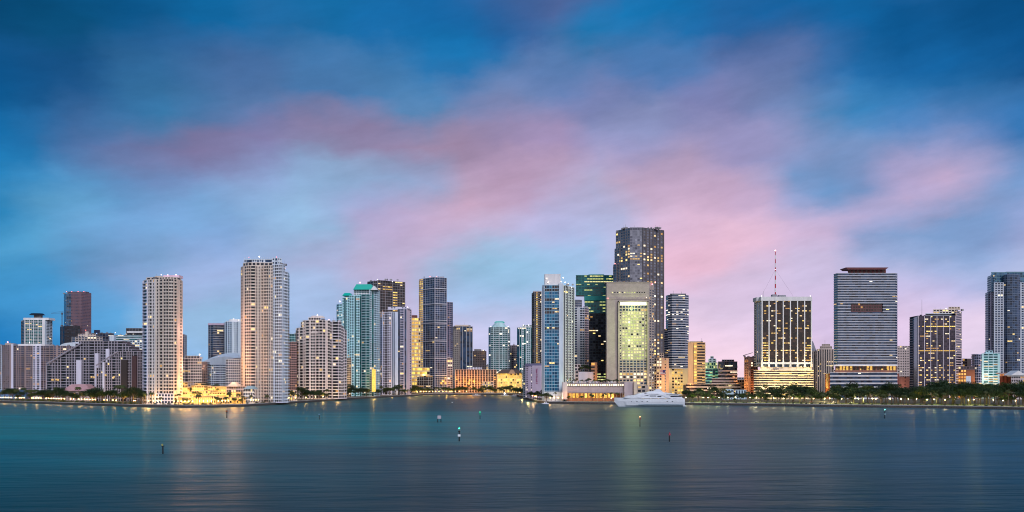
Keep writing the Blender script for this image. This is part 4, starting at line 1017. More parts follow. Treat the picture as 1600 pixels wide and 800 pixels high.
# tallest tower
b = Bld('office_tower', 'tallest grey gridded office tower with stepped left edge and serrated flat top', 1440, 998, 100)
SG = wall(.25, .235, .25)
def toplit(f, nf, c, n, r):
    k = nf - f
    if k in (10, 11, 12, 7, 20) and r.random() < .38: return r.choice(LIT)
    if k == 25 and r.random() < .6: return r.choice(LITW)
    return None
b.blk([(958.5, 34), (964, 24)], 410, wall=SG, glass=G_GREY, faces=['w1'], lit=.02, fh=4.5, back=20)
b.blk([(960.5, 32), (968, 20)], 385, wall=SG, glass=G_GREY, faces=['w1 w1'], lit=.02, fh=4.5, back=20)
b.blk([(962.5, 30), (984.5, 0)], 356.5, wall=SG, glass=G_GREY, faces=['w1 w1 w1 w1 w1 w1'], lit=.09, fh=4.5, back=20, fn=toplit, side=None)
b.blk([(984.5, 0), (1003.5, 0)], 356, wall=wall(.24, .24, .29), glass=G_GREY, faces=['g1 g1 g1 g1 g1'], lit=.07, fh=4.5, back=40, fn=toplit)
b.blk([(1003.5, 0), (1037, 28)], 356, wall=wall(.12, .105, .115), glass=G_GREY, faces=['P.3 w1 P.3 w1 P.3 w1 P.3 w1 P.3 w1 P.3 w1 P.3'], lit=.10, fh=4.5, back=20, fn=lambda f, nf, c, n, r: (LIT[r.randrange(5)] if (f < 22 and c >= n - 3 and r.random() < .3) else toplit(f, nf, c, n, r)), side=None)
for k in range(9): b.box('roof_fin', 963 + 4.1 * k * 2, 964.8 + 4.1 * k * 2, 355 + (1.0 if k % 2 else 0) + (5 if k < 1 else 0), 358.5 + (5 if k < 1 else 0), SG, 12 if k > 0 else 26, 4)
b.beacon(961, 412, 1.0, (1, .25, .2), 9, dD=25); b.beacon(1024, 441, 1.2, (1, .25, .3), 12, dD=-5); b.done()

b = Bld('striped_tower', 'rounded tower of thin stacked dark and pale bands above a warm lit base', 1560, 1058, 80)
b.blk([(1040.5, 22), (1044, 8), (1050, 1), (1060, 0), (1070, 3), (1076, 12)], 461, 576, wall=wall(.50, .50, .55), glass=G_NAVY, faces=['r1', 'r2', 'r3', 'r3', 'r2'], lit=.05, lits=LITW + LIT, fh=4.2, back=20,
      fn=lambda f, nf, c, n, r: (LITW[1] if nf - f in (7, 8, 9, 11) and r.random() < .35 else None))
b.blk([(1037.5, 20), (1044, 8)], 514, 576, wall=wall(.34, .34, .40), glass=G_NAVY, faces=['r2'], lit=.03, fh=4.2, back=16)
b.blk([(1045, 4), (1076, 4)], 576, wall=wall(.62, .50, .30), glass=G_BRZ, faces=['p1 w1 w1 w1 w1 p2'], lit=.4, lits=LITY, fh=5, back=20)
b.blk([(1047, 10), (1072, 10)], 458.5, 461, wall=GREY, faces=['g1 '*8], dD=4, back=12); b.mast(1052, 454, 459, .3); b.mast(1065, 455.5, 459, .3); b.done()
flood(1052, 592, 1545, 8000, (1, .62, .18), 2); flood(1066, 598, 1545, 12000, (1, .66, .2), 2); flood(1058, 582, 1540, 3500, (1, .7, .3), 2)
b = Bld('office_block', 'slim orange-lit stone block directly right of the stone hotel slab', 1380, 1035, 40)
b.blk([(1022, 4), (1026, 0), (1034, 0)], 560, wall=wall(.5, .38, .28), glass=G_BRZ, faces=['w1', 'w1 w1'], lit=.25, lits=LIT, fh=4.5, back=14)
b.blk([(1034, 2), (1045, 2)], 560, wall=wall(.58, .36, .22), glass=G_BRZ, faces=['s1 S1 s1'], lit=.02, fh=4.5, back=14)
b.blk([(1030, 6), (1037, 6)], 552, 560, wall=wall(.5, .38, .30), glass=G_BRZ, faces=['w1 w1'], dD=6, back=8); b.done()
flood(1040, 604, 1365, 14000, (1, .5, .1), 2); flood(1028, 600, 1365, 7000, (1, .62, .2), 2); flood(1040, 580, 1368, 3500, (1, .5, .18), 2)
b = Bld('office_block', 'tan office block with a blank left side and golden lit balcony bands at right', 1420, 1089, 60)
b.blk([(1075, 2), (1083.5, 0)], 535.5, wall=wall(.58, .38, .22), core=wall(.5, .34, .20), faces=['s1'], back=26)
b.blk([(1083.5, 0), (1102, 4)], 535.5, wall=wall(.56, .38, .20), glass=G_BRZ, faces=['l1.3 r3 p.2'], lit=.12, lits=LITY, fh=4.6, back=26)
b.blk([(1077, 6), (1098, 8)], 533.8, 535.5, wall=TAN, dD=4, faces=['p1'], back=10)
m = MB(); D = 1405; m.box(X(1070, D), X(1102, D), D, D + 12, GZ, Z(601, D), TAN); b.add('podium', m); b.done()
flood(1092, 540, 1405, 4000, (1, .6, .15), 1); flood(1084, 560, 1402, 3500, (1, .6, .15), 1); flood(1088, 585, 1400, 7000, (1, .55, .15), 1); flood(1080, 600, 1396, 6000, (1, .5, .12), 1)
b = Bld('office_block', 'small tiered block with green-lit glass storeys and a square roof turret', 1480, 1110, 40)
b.blk([(1100, 2), (1122, 0)], 577, wall=PALET, glass=G_NAVY, faces=['r3 G1 r1'], lit=.2, lits=LITG, fh=5, back=20)
b.blk([(1102, 4), (1121, 4)], 567, 577, wall=wall(.45, .52, .35), glass=G_TEAL, faces=['w1 '*6], lit=.6, lits=LITG, fh=5, dD=3, back=16)
b.blk([(1107, 6), (1119, 6)], 561, 567, wall=PALEB, faces=['S1 S1'], dD=6, back=10); b.blk([(1110, 8), (1115, 8)], 557, 561, wall=PALEB, faces=['w1 w1'], dD=8, back=6); b.done()
flood(1113, 586, 1462, 4500, (.2, 1, .45), 1.5); flood(1110, 571, 1468, 2500, (.6, 1, .4), 1.5)
b = Bld('office_block', 'squat block with dark crown storey and alternating white and navy bands beneath', 1460, 1137, 40)
b.blk([(1122, 0), (1152, 0)], 575, wall=wall(.60, .55, .60), glass=G_NAVY, faces=['r4'], lit=.02, fh=5.6, back=20)
b.blk([(1122, -.5), (1152, -.5)], 565.5, 575, wall=wall(.12, .11, .15), glass=G_NAVY, faces=['G1 '*9], lit=.05, fh=9, back=20)
b.blk([(1128, 3), (1147, 3)], 562.5, 565.5, wall=wall(.25, .25, .33), faces=['w1 '*5], dD=4, back=10)
m = MB(); D = 1459
for k in range(6): m.box(X(1133.5 + 1.9 * k, D), X(1134.8 + 1.9 * k, D), D - .6, D - .2, Z(572.5, D), Z(570.6, D), ('lit', (1, .85, .6), 2.2))
b.add('lettering', m); b.done()
b = Bld('parking_podium', 'long low tan podium with an open parking storey behind the left end of the park', 1400, 1118, 20)
b.blk([(1072, 0), (1157, 0)], 600.5, wall=wall(.48, .36, .30), glass=G_BRZ, faces=['r3 '*9], lit=.06, fh=5, back=20)
b.blk([(1112, 6), (1152, 6)], 592, 600.5, wall=wall(.50, .40, .38), glass=G_BRZ, faces=['r2 '*6], lit=.08, fh=5, back=14, dD=8); b.done()
flood(1105, 610, 1380, 8000, (1, .7, .25), 2); flood(1130, 609, 1385, 4000, (1, .7, .3), 2)
for k, (x0, x1, yt, dD) in enumerate(((1128, 1146, 609, 0), (1149, 1166, 610, 4))):
    b = Bld('pavilion', ('small pale blue park pavilion with a flat roof among the trees', 'second pale blue park pavilion, right of the first and half behind a bush')[k], 1290 + dD, (x0 + x1) / 2, 20)
    b.blk([(x0, 0), (x1, 0)], yt, wall=wall(.42, .56, .66), glass=G_NAVY, faces=['S1 S1 S1 S1'], lit=.1, fh=9, back=14); b.done()
b = Bld('apartment_block', 'pink brick block washed orange with a white framed banner, left of the brown finned tower', 1420, 1172, 40)
b.blk([(1163, 2), (1183, 2)], 559.5, wall=wall(.50, .34, .31), glass=G_BRZ, faces=['S1 S1 s3 S1 S1'], lit=.08, lits=LITO, fh=4, back=20)
b.blk([(1173, -6), (1184, -6)], 566, wall=wall(.30, .13, .11), glass=G_BRZ, faces=['w1 w1 w1'], lit=.05, fh=4, back=8)
b.box('banner', 1169, 1173.5, 579, 590.5, wall(.6, .5, .52), -1, 1); b.box('banner_mark', 1170.3, 1172.2, 582, 588, wall(.2, .2, .28), -1.5, .4)
b.box('parapet', 1165, 1182, 557.8, 559.5, wall(.42, .24, .22), 4, 10); b.done()
flood(1168, 604, 1400, 9000, (1, .50, .15), 2); flood(1158, 600, 1410, 12000, (1, .38, .06), 2); flood(1178, 600, 1400, 7000, (1, .42, .1), 2); flood(1156, 590, 1440, 6000, (1, .45, .15), 2)
b = Bld('low_building', 'low orange-lit building closing the street left of the pink brick block', 1520, 1157, 10)
b.blk([(1151, 0), (1163, 0)], 594, wall=wall(.5, .26, .12), glass=G_BRZ, faces=['w1 w1 w1'], lit=.3, lits=LITO, fh=5, back=14); b.done()
cr = empty('tower_crane', (X(1163, 1600), 1600, GZ), 'small crane rising behind the pink brick block', 'crane')
D = 1600; x = X(1163.5, D); m = MB(); m.tube([(x, D, GZ), (x, D, Z(555.5, D))], .7, STL, 4); m.build('mast', cr, cr.location)
m = MB(); m.tube([(X(1161, D), D, Z(555.5, D)), (X(1176, D), D, Z(551, D))], .5, STL, 4); m.build('jib', cr, cr.location)
m = MB(); m.box(x - 1.6, x + 1.6, D - 1.5, D + 1.5, Z(557.5, D), Z(555.5, D), STL); m.build('cab', cr, cr.location)

# brown tower with white fins and antenna
b = Bld('office_tower', 'dark brown tower with white vertical fins, glowing cream podium and red and white mast', 1340, 1225, 100)
D = 1340
b.blk([(1181.5, 32), (1190, 0)], 469.5, 573, wall=wall(.52, .52, .52), glass=G_DARK, faces=['p.6 G1 p.5 G1 p.5'], lit=.04, fh=4.0, back=10)
def bis(f, nf, c, n, r):
    k = nf - f; hot = {3: .2, 4: .2, 5: .3, 9: .2, 12: .5, 16: .3, 18: .4, 21: .6, 22: .3, 28: .3, 29: .4}
    if r.random() < hot.get(k, .07): return r.choice(LITY + LIT)
    if f < 7 and (c <= 2 or c >= n - 3) and r.random() < .7: return r.choice(LITY + LITO)
    return None
b.blk([(1190, 0), (1268, 0)], 469.5, 566, wall=BRONZE, glass=G_BRZ, faces=['g1 g1 g1 ' * 7], lit=.03, fh=3.7, back=30, fn=bis)
m = MB()
for k, px in enumerate((1190.4, 1201.2, 1212.3, 1223.4, 1234.6, 1245.7, 1256.8, 1267.4)):
    x = X(px, D); wd = .75; m.box(x - wd, x + wd, D - 1.6, D + .5, Z(562, D), Z(470, D), WHITE)
    m.prism([(x - 1.5, D - 2), (x + 1.5, D - 2), (x + 1.5, D), (x - 1.5, D)], Z(573, D), Z(562, D), WHITE, taper=.55)
b.add('fin', m)
b.box('cap', 1189, 1269, 463.5, 470, wall(.66, .66, .68), -2, 34); b.box('cap', 1182, 1189.2, 464.5, 470.5, wall(.55, .56, .58), 6, 20)
b.box('belt', 1189.5, 1268.5, 566, 569, wall(.60, .62, .68), -2, 30)
b.blk([(1191, 1), (1267, 1)], 569, 573.5, wall=BRONZE, glass=G_NAVY, faces=['G1 '*14], lit=.0, fh=6, back=28)
b.blk([(1188, 2), (1269, 2)], 573.5, 579, wall=CREAM, glass=G_BRZ, faces=['s1'], lit=.1, fh=4, back=28, core=CREAM)
b.blk([(1178, 4), (1186, 0), (1199, -2), (1271, -2)], 579, wall=wall(.66, .58, .42), glass=('glass', (.06, .045, .03), .0, .3) if False else G_BRZ, faces=['r1', 'r1', 'r5 r5 r5 r5 r5'], lit=.12, lits=LITY, fh=3.6, back=26, dD=-6)
m = MB(); m.box(X(1208, 1338), X(1217, 1338), 1337, 1339, Z(577.5, 1338), Z(575, 1338), wall(.2, .18, .2)); b.add('lettering', m)
b.mast(1211.5, 392, 463, 1.0, dD=14, bands=11, name='radio_mast'); b.mast(1192.5, 455, 463.5, .3)
m = MB(); D3 = 1354
for dx in (-22, 28): m.tube([(X(1211.5, D3), D3, Z(421, D3)), (X(1211.5 + dx, D3), D3, Z(463, D3))], .07, STL, 4)
b.add('guy_wire', m)
b.box('plant_room', 1207, 1214, 460, 464, GREY, 10, 8); b.box('plant_room', 1217, 1228, 461, 464, GREY, 12, 8); b.beacon(1211.5, 391.5, 1.2, (1, .55, .55), 16, dD=14); b.beacon(1211.5, 421, .9, (1, .6, .6), 10, dD=14); b.beacon(1266, 462.5, .7, (1, .8, .7), 8)
b.beacon(1190, 462.5, .7, (1, .9, .9), 8)
b.done()
for px in (1190, 1201, 1262, 1268): flood(px, 573, 1326, 5500, (1, .66, .2), 1)
for k in range(8): flood(1184 + 12 * k, 605, 1316, 9500, (1, .76, .36), 2)
for k in range(6): flood(1192 + 15 * k, 577, 1318, 4200, (1, .80, .42), 2)

b = Bld('courthouse', 'stepped stone courthouse with vertical window strips and small pyramid cap', 1500, 1288, 60)
CS = wall(.50, .42, .38)
b.blk([(1268, 6), (1282, 4)], 549, wall=CS, glass=G_DARK, faces=['G.5 s.6 ' * 4], lit=.05, fh=4, back=20)
b.blk([(1276, 2), (1303, 2)], 546, wall=CS, glass=G_DARK, faces=['s.6 ' + 'G.5 s.6 ' * 7], lit=.06, fh=4, back=20)
b.blk([(1281, 4), (1300, 4)], 541.5, 546, wall=CS, faces=['S1 '*6], dD=3, back=14); b.blk([(1284, 6), (1297, 6)], 538, 541.5, wall=CS, faces=['S1 '*4], dD=6, back=8)
m = MB(); D = 1510; m.prism([(X(1267, D), D), (X(1276, D), D), (X(1276, D), D + 12), (X(1267, D), D + 12)], Z(549, D), Z(533, D), wall(.25, .25, .3), taper=.1); b.add('roof', m)
b.mast(1289, 531.5, 538, .25); b.done()
flood(1275, 595, 1480, 4000, (1, .7, .4), 2)

# wide banded slab with crown
b = Bld('banded_slab', 'broad slab tower of blue and white bands with a dark red flared roof crown', 1310, 1353, 100)
BS = wall(.42, .43, .49)
D = 1310
for (y0, y1) in ((427.5, 474), (487.5, 570)):
    b.blk([(1303, 14), (1309, 0), (1399, 0), (1402, 6)], y0, y1, wall=BS, glass=G_NAVY, faces=['r1', 'r24', 'r1'], lit=.012, lits=LITW + LIT[:2], fh=3.75, back=30, roof=(y0 < 430))
b.blk([(1303, 14), (1309, 0), (1329, 0)], 474, 487.5, wall=BS, glass=G_NAVY, faces=['r1', 'r5'], lit=.02, fh=3.75, back=30, roof=False)
b.blk([(1379.5, 0), (1399, 0), (1402, 6)], 474, 487.5, wall=BS, glass=G_NAVY, faces=['r5', 'r1'], lit=.02, fh=3.75, back=30, roof=False)
b.blk([(1328, 2), (1381, 2)], 474, 487.5, wall=wall(.12, .05, .055), glass=G_BRZ, faces=['w1 '*13], lit=.08, fh=4.2, back=26, roof=False)
b.box('belt', 1302.5, 1402.5, 570, 572, WHITE, -1.5, 32)
b.blk([(1305, 5), (1401, 5)], 572, 582.5, wall=wall(.22, .10, .08), glass=G_BRZ, faces=['p.2 w1 w1 w1 w1 p.2 w1 w1 w1 p.2 w1 w1 w1 w1 w1 p.2 w1 w1 w1 w1 w1 w1 p.2'], lit=.1, fh=9.7, back=24, roof=False,
      fn=lambda f, nf, c, n, r: LITY[0] if c in (1, 2, 3, 4, 9, 10, 15, 16, 17, 18) else None)
b.blk([(1297, 0), (1402, 0)], 582.5, wall=wall(.55, .54, .60), glass=G_NAVY, faces=['r24'], lit=.04, lits=LITW, fh=5.3, back=34, dD=-4)
b.box('side_wall', 1401.8, 1405, 584, 606, wall(.22, .06, .05), -2, 20)
b.blk([(1325, 8), (1384, 8)], 419.5, 427.5, wall=wall(.13, .03, .03), glass=G_BRZ, faces=['w1 p.3 ' * 9], lit=.02, fh=4, dD=4, back=20)
m = MB(); D3 = 1316
m.prism([(X(1325, D3), D3), (X(1384, D3), D3), (X(1384, D3), D3 + 22), (X(1325, D3), D3 + 22)], Z(421, D3), Z(418, D3), wall(.22, .08, .08), WHITE, taper=1.13); b.add('crown', m)
b.done()
for px in (1318, 1355, 1390): flood(px, 577, 1302, 1800, (1, .6, .15), 1)
b = Bld('brick_block', 'orange floodlit brick block with a tall pale pylon left of the banded slab base', 1330, 1297, 20)
b.blk([(1290, 0), (1304, 0)], 584, wall=wall(.42, .13, .06), core=wall(.4, .13, .06), faces=['s1'], back=16)
b.box('pylon', 1291, 1294.5, 584, 607, wall(.6, .42, .2), -2, 2); b.box('roof_slab', 1289.5, 1305, 583, 584, CREAM, -1, 10); b.done()
flood(1293, 606, 1318, 7000, (1, .55, .1), 1); flood(1299, 600, 1316, 4000, (1, .4, .08), 1)

b = Bld('apartment_block', 'pale beige block with even punched windows between banded slab and violet finned tower', 1500, 1415, 60)
PB = wall(.52, .43, .42)
b.blk([(1399, 2), (1424, 0)], 544, wall=PB, glass=G_DARK, faces=['S1 '*7], lit=.04, lits=LITW, fh=4.2, back=20)
b.blk([(1424, 6), (1434, 8)], 555, wall=PB, glass=G_DARK, faces=['S1 S1 S1'], lit=.02, fh=4.2, back=20)
b.blk([(1401, 6), (1422, 6)], 541, 544, wall=PB, faces=['S1 '*5], dD=4, back=12); b.done()
b = Bld('low_building', 'plain salmon pink low wall block at the foot of the pale beige block', 1400, 1418, 10)
b.blk([(1405, 0), (1434, 2)], 589, wall=wall(.55, .32, .28), core=wall(.5, .3, .26), faces=['s1 S.4 s1 S.4 s1'], fh=5, back=14); b.done()
flood(1418, 602, 1385, 4500, (1, .5, .35), 2)

b = Bld('office_tower', 'violet-dark tower with thin white fins, golden lit rows and a cream rooftop penthouse', 1320, 1466, 100)
b.blk([(1428.5, 26), (1434, 0)], 494, wall=wall(.50, .48, .54), glass=G_NAVY, faces=['w1 w1 w1'], lit=.02, fh=3.7, back=10)
def finfn(f, nf, c, n, r):
    k = nf - f
    if k == 5: return LITY[1] if c / n > .2 else (LITY[0] if r.random() < .3 else None)
    if k == 15: return LITY[0]
    if k in (3, 4) and r.random() < .2: return r.choice(LITY)
    if k in (19, 23, 25, 26) and r.random() < .4: return r.choice(LITY + LIT)
    if k in (28, 29) and r.random() < .5: return r.choice(LIT + LITO)
    if k > 30 and r.random() < .2: return r.choice(LIT + LITO)
    return None
b.blk([(1434, 0), (1493, 0)], 494, wall=wall(.07, .05, .075), glass=G_VIO, faces=['g1 g1 g1 ' * 6], lit=.09, fh=3.6, back=30, fn=finfn)
m = MB(); D = 1320
for k in range(7): x = X(1434.3 + 9.75 * k, D); m.box(x - .42, x + .42, D - 1.1, D + .3, GZ, Z(494, D), wall(.62, .56, .62))
b.add('fin', m)
b.blk([(1493, 2), (1502.5, 22)], 486, wall=wall(.50, .40, .44), glass=G_DARK, faces=['r1 r1'], lit=.06, fh=3.7, back=10)
b.blk([(1446, 6), (1494, 6)], 490, 494, wall=PALEB, faces=['r1 '*8], dD=4, back=18)
b.blk([(1458, 8), (1496, 8)], 483.5, 490, wall=CREAM, glass=G_DARK, faces=['w1 '*8], lit=.15, fh=4, dD=6, back=16)
b.blk([(1482, 8), (1500, 8)], 479.5, 483.5, wall=wall(.6, .48, .38), faces=['S1 S1 S1 S1'], dD=8, back=12)
b.mast(1440.5, 468, 494, .28); b.mast(1461, 480, 490, .2); b.mast(1470, 481, 490, .2); b.beacon(1478, 482, .7, (1, .8, .6), 8); b.done()
b = Bld('brick_block', 'dark brown low block with glowing orange window grid below the teal-white building', 1330, 1508, 40)
b.blk([(1497, 0), (1523, 0)], 573, 578, wall=wall(.09, .06, .08), faces=['w1 '*6], back=16)
b.blk([(1497, 1), (1523, 1)], 578, wall=wall(.22, .07, .03), glass=G_BRZ, faces=['w1 w1 w1 s1 s1 s1'], lit=.85, lits=LITO, fh=4.6, back=16)
b.done()
bb = empty('billboard', (X(1513.5, 1318), 1318, GZ), 'white billboard with a small dark mark above a dark blank wall, brown block behind', 'billboard')
m = MB(); D = 1318; m.box(X(1509.5, D), X(1517, D), D, D + .8, Z(599, D), Z(587.5, D), wall(.62, .68, .80)); m.build('panel', bb, bb.location)
m = MB()
for x0, x1, y0, y1 in ((1511.5, 1515.2, 597.4, 596.9), (1511.5, 1512.1, 597.2, 595.6), (1514.6, 1515.2, 597.2, 595.6), (1512.6, 1514.2, 596.3, 595.8)): m.box(X(x0, D), X(x1, D), D - .1, D + .1, Z(max(y0, y1), D), Z(min(y0, y1), D), wall(.05, .05, .12))
m.build('lettering', bb, bb.location)
m = MB(); m.box(X(1509.5, D), X(1521, D), D + 1, D + 8, GZ, Z(599, D), wall(.05, .06, .10)); m.build('support_wall', bb, bb.location)
b = Bld('office_block', 'tiny dark block with yellow windows peeking between finned tower and teal building', 1500, 1509, 20)
b.blk([(1504, 0), (1511, 0)], 561, wall=wall(.12, .08, .08), glass=G_BRZ, faces=['w1 w1'], lit=.5, lits=LITY, fh=5, back=12); b.blk([(1511, 2), (1518, 2)], 561, wall=wall(.6, .42, .38), faces=['s1'], back=12, core=PINKB); b.done()
b = Bld('teal_office', 'teal and white block with a rounded left face and a brilliantly lit lower half', 1340, 1541, 60)
b.blk([(1519, 14), (1523, 4), (1529, 0), (1534.5, 2)], 554, wall=wall(.40, .42, .60), glass=G_NAVY, faces=['g1 g1', 'g1 g1', 'g1 g1'], lit=.05, fh=4, back=16,
      fn=lambda f, nf, c, n, r: (r.choice(LITY) if f < 6 and r.random() < .75 else None))
b.blk([(1534, 1), (1562, 0)], 553, wall=wall(.38, .62, .66), glass=G_TEAL, faces=['s1 r2 s.3 r2 s.3 r2 s1'], lit=.08, fh=3.8, back=20,
      fn=lambda f, nf, c, n, r: (r.choice(LITW + LIT) if f < 9 and r.random() < .6 else None))
b.box('lit_mesh_screen', 1540, 1560, 581, 600, ('lit', (1, .70, .50), .7), -1.0, .5) if False else None
b.blk([(1540, 4), (1551, 4)], 548.5, 553, wall=wall(.38, .60, .66), faces=['S1 S1'], dD=4, back=10); b.done()
flood(1548, 596, 1322, 9000, (1, .72, .55), 2); flood(1556, 590, 1322, 7000, (1, .72, .55), 2); flood(1541, 590, 1322, 5000, (1, .8, .6), 2); flood(1526, 600, 1320, 6000, (1, .6, .1), 2)
b = Bld('residential_tower', 'big navy and white setback tower at the right edge with curved glass centre', 1440, 1585, 100)
NW = wall(.48, .52, .60)
b.blk([(1545.5, 20), (1549, 8), (1554, 6)], 455, wall=wall(.36, .32, .42), glass=G_NAVY, faces=['b1', 'w1 b1'], lit=.02, fh=3.8, back=20)
b.blk([(1549, 6), (1554, 2)], 430, 455, wall=wall(.20, .32, .42), glass=G_SKY, faces=['g1 g1'], lit=.02, fh=3.8, back=24)
b.blk([(1553, 2), (1569, 0)], 442, wall=NW, glass=G_NAVY, faces=['p.3 w1 w1 w1 p.4'], lit=.015, fh=3.8, back=30)
b.blk([(1568.5, 0), (1574, -5), (1582, -7), (1589, -5), (1594, 0)], 430, wall=wall(.14, .18, .26), glass=G_NAVY, faces=['g1 g1', 'g1 g1', 'g1 g1', 'g1 g1'], lit=.05, fh=3.8, back=30)
b.blk([(1594, 0), (1626, 4)], 442, wall=NW, glass=G_NAVY, faces=['p.3 w1 w1 p.3 b1 b1 b1 w1 p.4'], lit=.02, fh=3.8, back=30)
b.blk([(1549, 4), (1622, 4)], 425.5, 442, wall=wall(.12, .24, .28), glass=G_SKY, faces=['g1 '*18], lit=.0, fh=4, back=24, dD=2)
b.box('crown', 1573, 1600, 424.5, 426, wall(.10, .16, .20), 8, 14); b.done()
b = Bld('brick_block', 'low red brick block with vertical piers right of the teal-white building', 1310, 1571, 20)
b.blk([(1562, 0), (1580, 0)], 584.5, wall=wall(.45, .14, .08), glass=G_BRZ, faces=['s.5 ' + 'G.5 s.5 ' * 8], lit=.1, lits=LITO, fh=5, back=16)
b.box('roof_slab', 1561.5, 1580.5, 582.5, 584.5, wall(.35, .25, .24), -1, 10); b.done(); flood(1571, 603, 1296, 2600, (1, .4, .15), 2)
b = Bld('museum', 'white classical building with triangular pediment at the far right edge', 1290, 1592, 20)
b.blk([(1580, 0), (1612, 0)], 588, wall=wall(.55, .48, .50), glass=G_DARK, faces=['w1 '*9], lit=.08, fh=5, back=16)
m = MB(); D = 1288; xa, xb, xm = X(1578, D), X(1603, D), X(1590.5, D)
m.quad([(xa, D - 2, Z(586.5, D)), (xb, D - 2, Z(586.5, D)), (xm, D - 2, Z(579, D))], WHITE); m.quad([(xa, D - 2, Z(586.5, D)), (xm, D - 2, Z(579, D)), (xm, D + 18, Z(579, D)), (xa, D + 18, Z(586.5, D))], PALEB)
m.quad([(xm, D - 2, Z(579, D)), (xb, D - 2, Z(586.5, D)), (xb, D + 18, Z(586.5, D)), (xm, D + 18, Z(579, D))], PALEB); b.add('pediment', m)
b.box('cornice', 1579, 1613, 586.5, 588.3, WHITE, -2, 8); b.done()

# terraced podium on the point
b = Bld('waterfront_podium', 'low wide violet-grey terrace building with a glowing roof band and yellow lit hall beneath', 1185, 927, 100)
VG = wall(.33, .28, .31)
b.blk([(885.5, 4), (975, 4)], 605, 613.5, wall=VG, core=VG, glass=G_BRZ, faces=['s1'], back=40, roof=False)
b.blk([(884.5, 7), (975, 7)], 600.3, 605, wall=VG, glass=G_BRZ, faces=['w1 '*26], lit=.95, lits=LITW, fh=4, back=36, roof=False)
b.box('roof_slab', 883.5, 976, 599, 600.3, wall(.20, .17, .18), 1, 46)
b.blk([(886, 12), (972, 12)], 613.5, wall=wall(.22, .10, .08), glass=G_BRZ, faces=['s.4 w1 w1 w1 p.3 w1 w1 w1 p.3 w1 w1 w1 p.3 w1 w1 w1 s2.2'], lit=.95, lits=LITY, fh=10, back=24, roof=False)
b.box('terrace', 884, 976, 613.3, 614.6, wall(.18, .14, .14), 0, 40)
m = MB(); D = 1184
for k in range(9): m.box(X(893 + 10 * k, D), X(893.6 + 10 * k, D), D, D + 1, GZ, Z(614.6, D), wall(.25, .18, .15))
b.add('column', m)
b.box('lift_block', 975.5, 992, 597, 622, wall(.40, .34, .38), 0, 20); b.box('lift_block', 990.5, 995, 597, 622, wall(.62, .52, .42), -4, 10)
b.blk([(992, 2), (1012, 2)], 603, wall=STONE, core=STONE, glass=G_DARK, faces=['s.6 w1 w1 s.5'], lit=.1, fh=5.4, back=18, dD=20)
b.box('stair_tower', 879, 886.5, 597, 624, wall(.42, .42, .46), -2, 12)
m = MB(); r_ = random.Random(5); D = 1195
for k in range(34):
    x = X(893 + 2.1 * k, D); m.box(x, x + 1.6, D + r_.random() * 6, D + 7 + r_.random() * 5, Z(599, D), Z(599 - 1.5 - r_.random() * 2.5, D), r_.choice((WHITE, CREAM, PINKB, wall(.6, .5, .55), GREY)))
b.add('roof_terrace', m)
b.done()
for k in range(6): flood(895 + 12 * k, 618.5, 1188, 3200, (1, .58, .12), 1)
for k in range(5): flood(890 + 19 * k, 603, 1178, 1300, (1, .75, .45), 1)
flood(887, 618, 1176, 4500, (1, .4, .1), 1); flood(877, 617, 1186, 2500, (1, .7, .5), 1)
flood(912, 594, 1215, 2500, (1, .45, .12), 1); flood(930, 594, 1225, 2500, (1, .45, .12), 1); flood(889, 592, 1205, 1500, (.7, 1, .2), 1)
b = Bld('office_block', 'cluster of small pale blocks with roof garden between blue glass tower and teal office tower', 1290, 912, 50)
b.blk([(893, 0), (907, 0)], 570, wall=wall(.52, .48, .50), glass=G_DARK, faces=['s1 w1 w1'], lit=.05, fh=5, back=20, dD=14)
b.blk([(893, 0), (904, 0)], 580, wall=wall(.50, .42, .40), glass=G_DARK, faces=['w1 w1'], lit=.1, fh=5, back=14)
b.blk([(903, 2), (927, 2)], 582, wall=wall(.56, .56, .66), core=wall(.5, .5, .6), faces=['s1'], back=16)
b.blk([(924, 4), (933, 4)], 567, wall=wall(.62, .36, .22), glass=G_BRZ, faces=['R1 s.7'], lit=.3, lits=LITO, fh=5, back=14); b.done()
flood(929, 590, 1278, 4500, (1, .45, .12), 1); flood(911, 566, 1290, 2500, (1, .5, .25), 1)

# distant low city behind everything
r_ = random.Random(21)
far = []
for k in range(46):
    px = -30 + 36.5 * k + r_.uniform(-8, 8); D = r_.choice((2500, 2700, 2900)); yt = r_.uniform(569, 584)
    if 560 < px < 1000: yt += 1
    if 1140 < px < 1175 or 1505 < px < 1520: yt = 590
    wpx = r_.uniform(16, 34)
    b = Bld('distant_block', '', D, px, 0)
    mt = r_.choice((wall(.40, .34, .34), wall(.34, .33, .38), wall(.5, .45, .44), wall(.3, .22, .2)))
    b.blk([(px - wpx / 2, 0), (px + wpx / 2, 0)], yt, wall=mt, glass=G_DARK, faces=['w1 ' * int(wpx / 3)], lit=.12, fh=5.5, back=30, side=None)
    o = b.done(); o['label'] = 'low distant city block filling the gaps far behind the waterfront towers'; o['group'] = 'distant blocks behind the skyline'
    far.append(o)
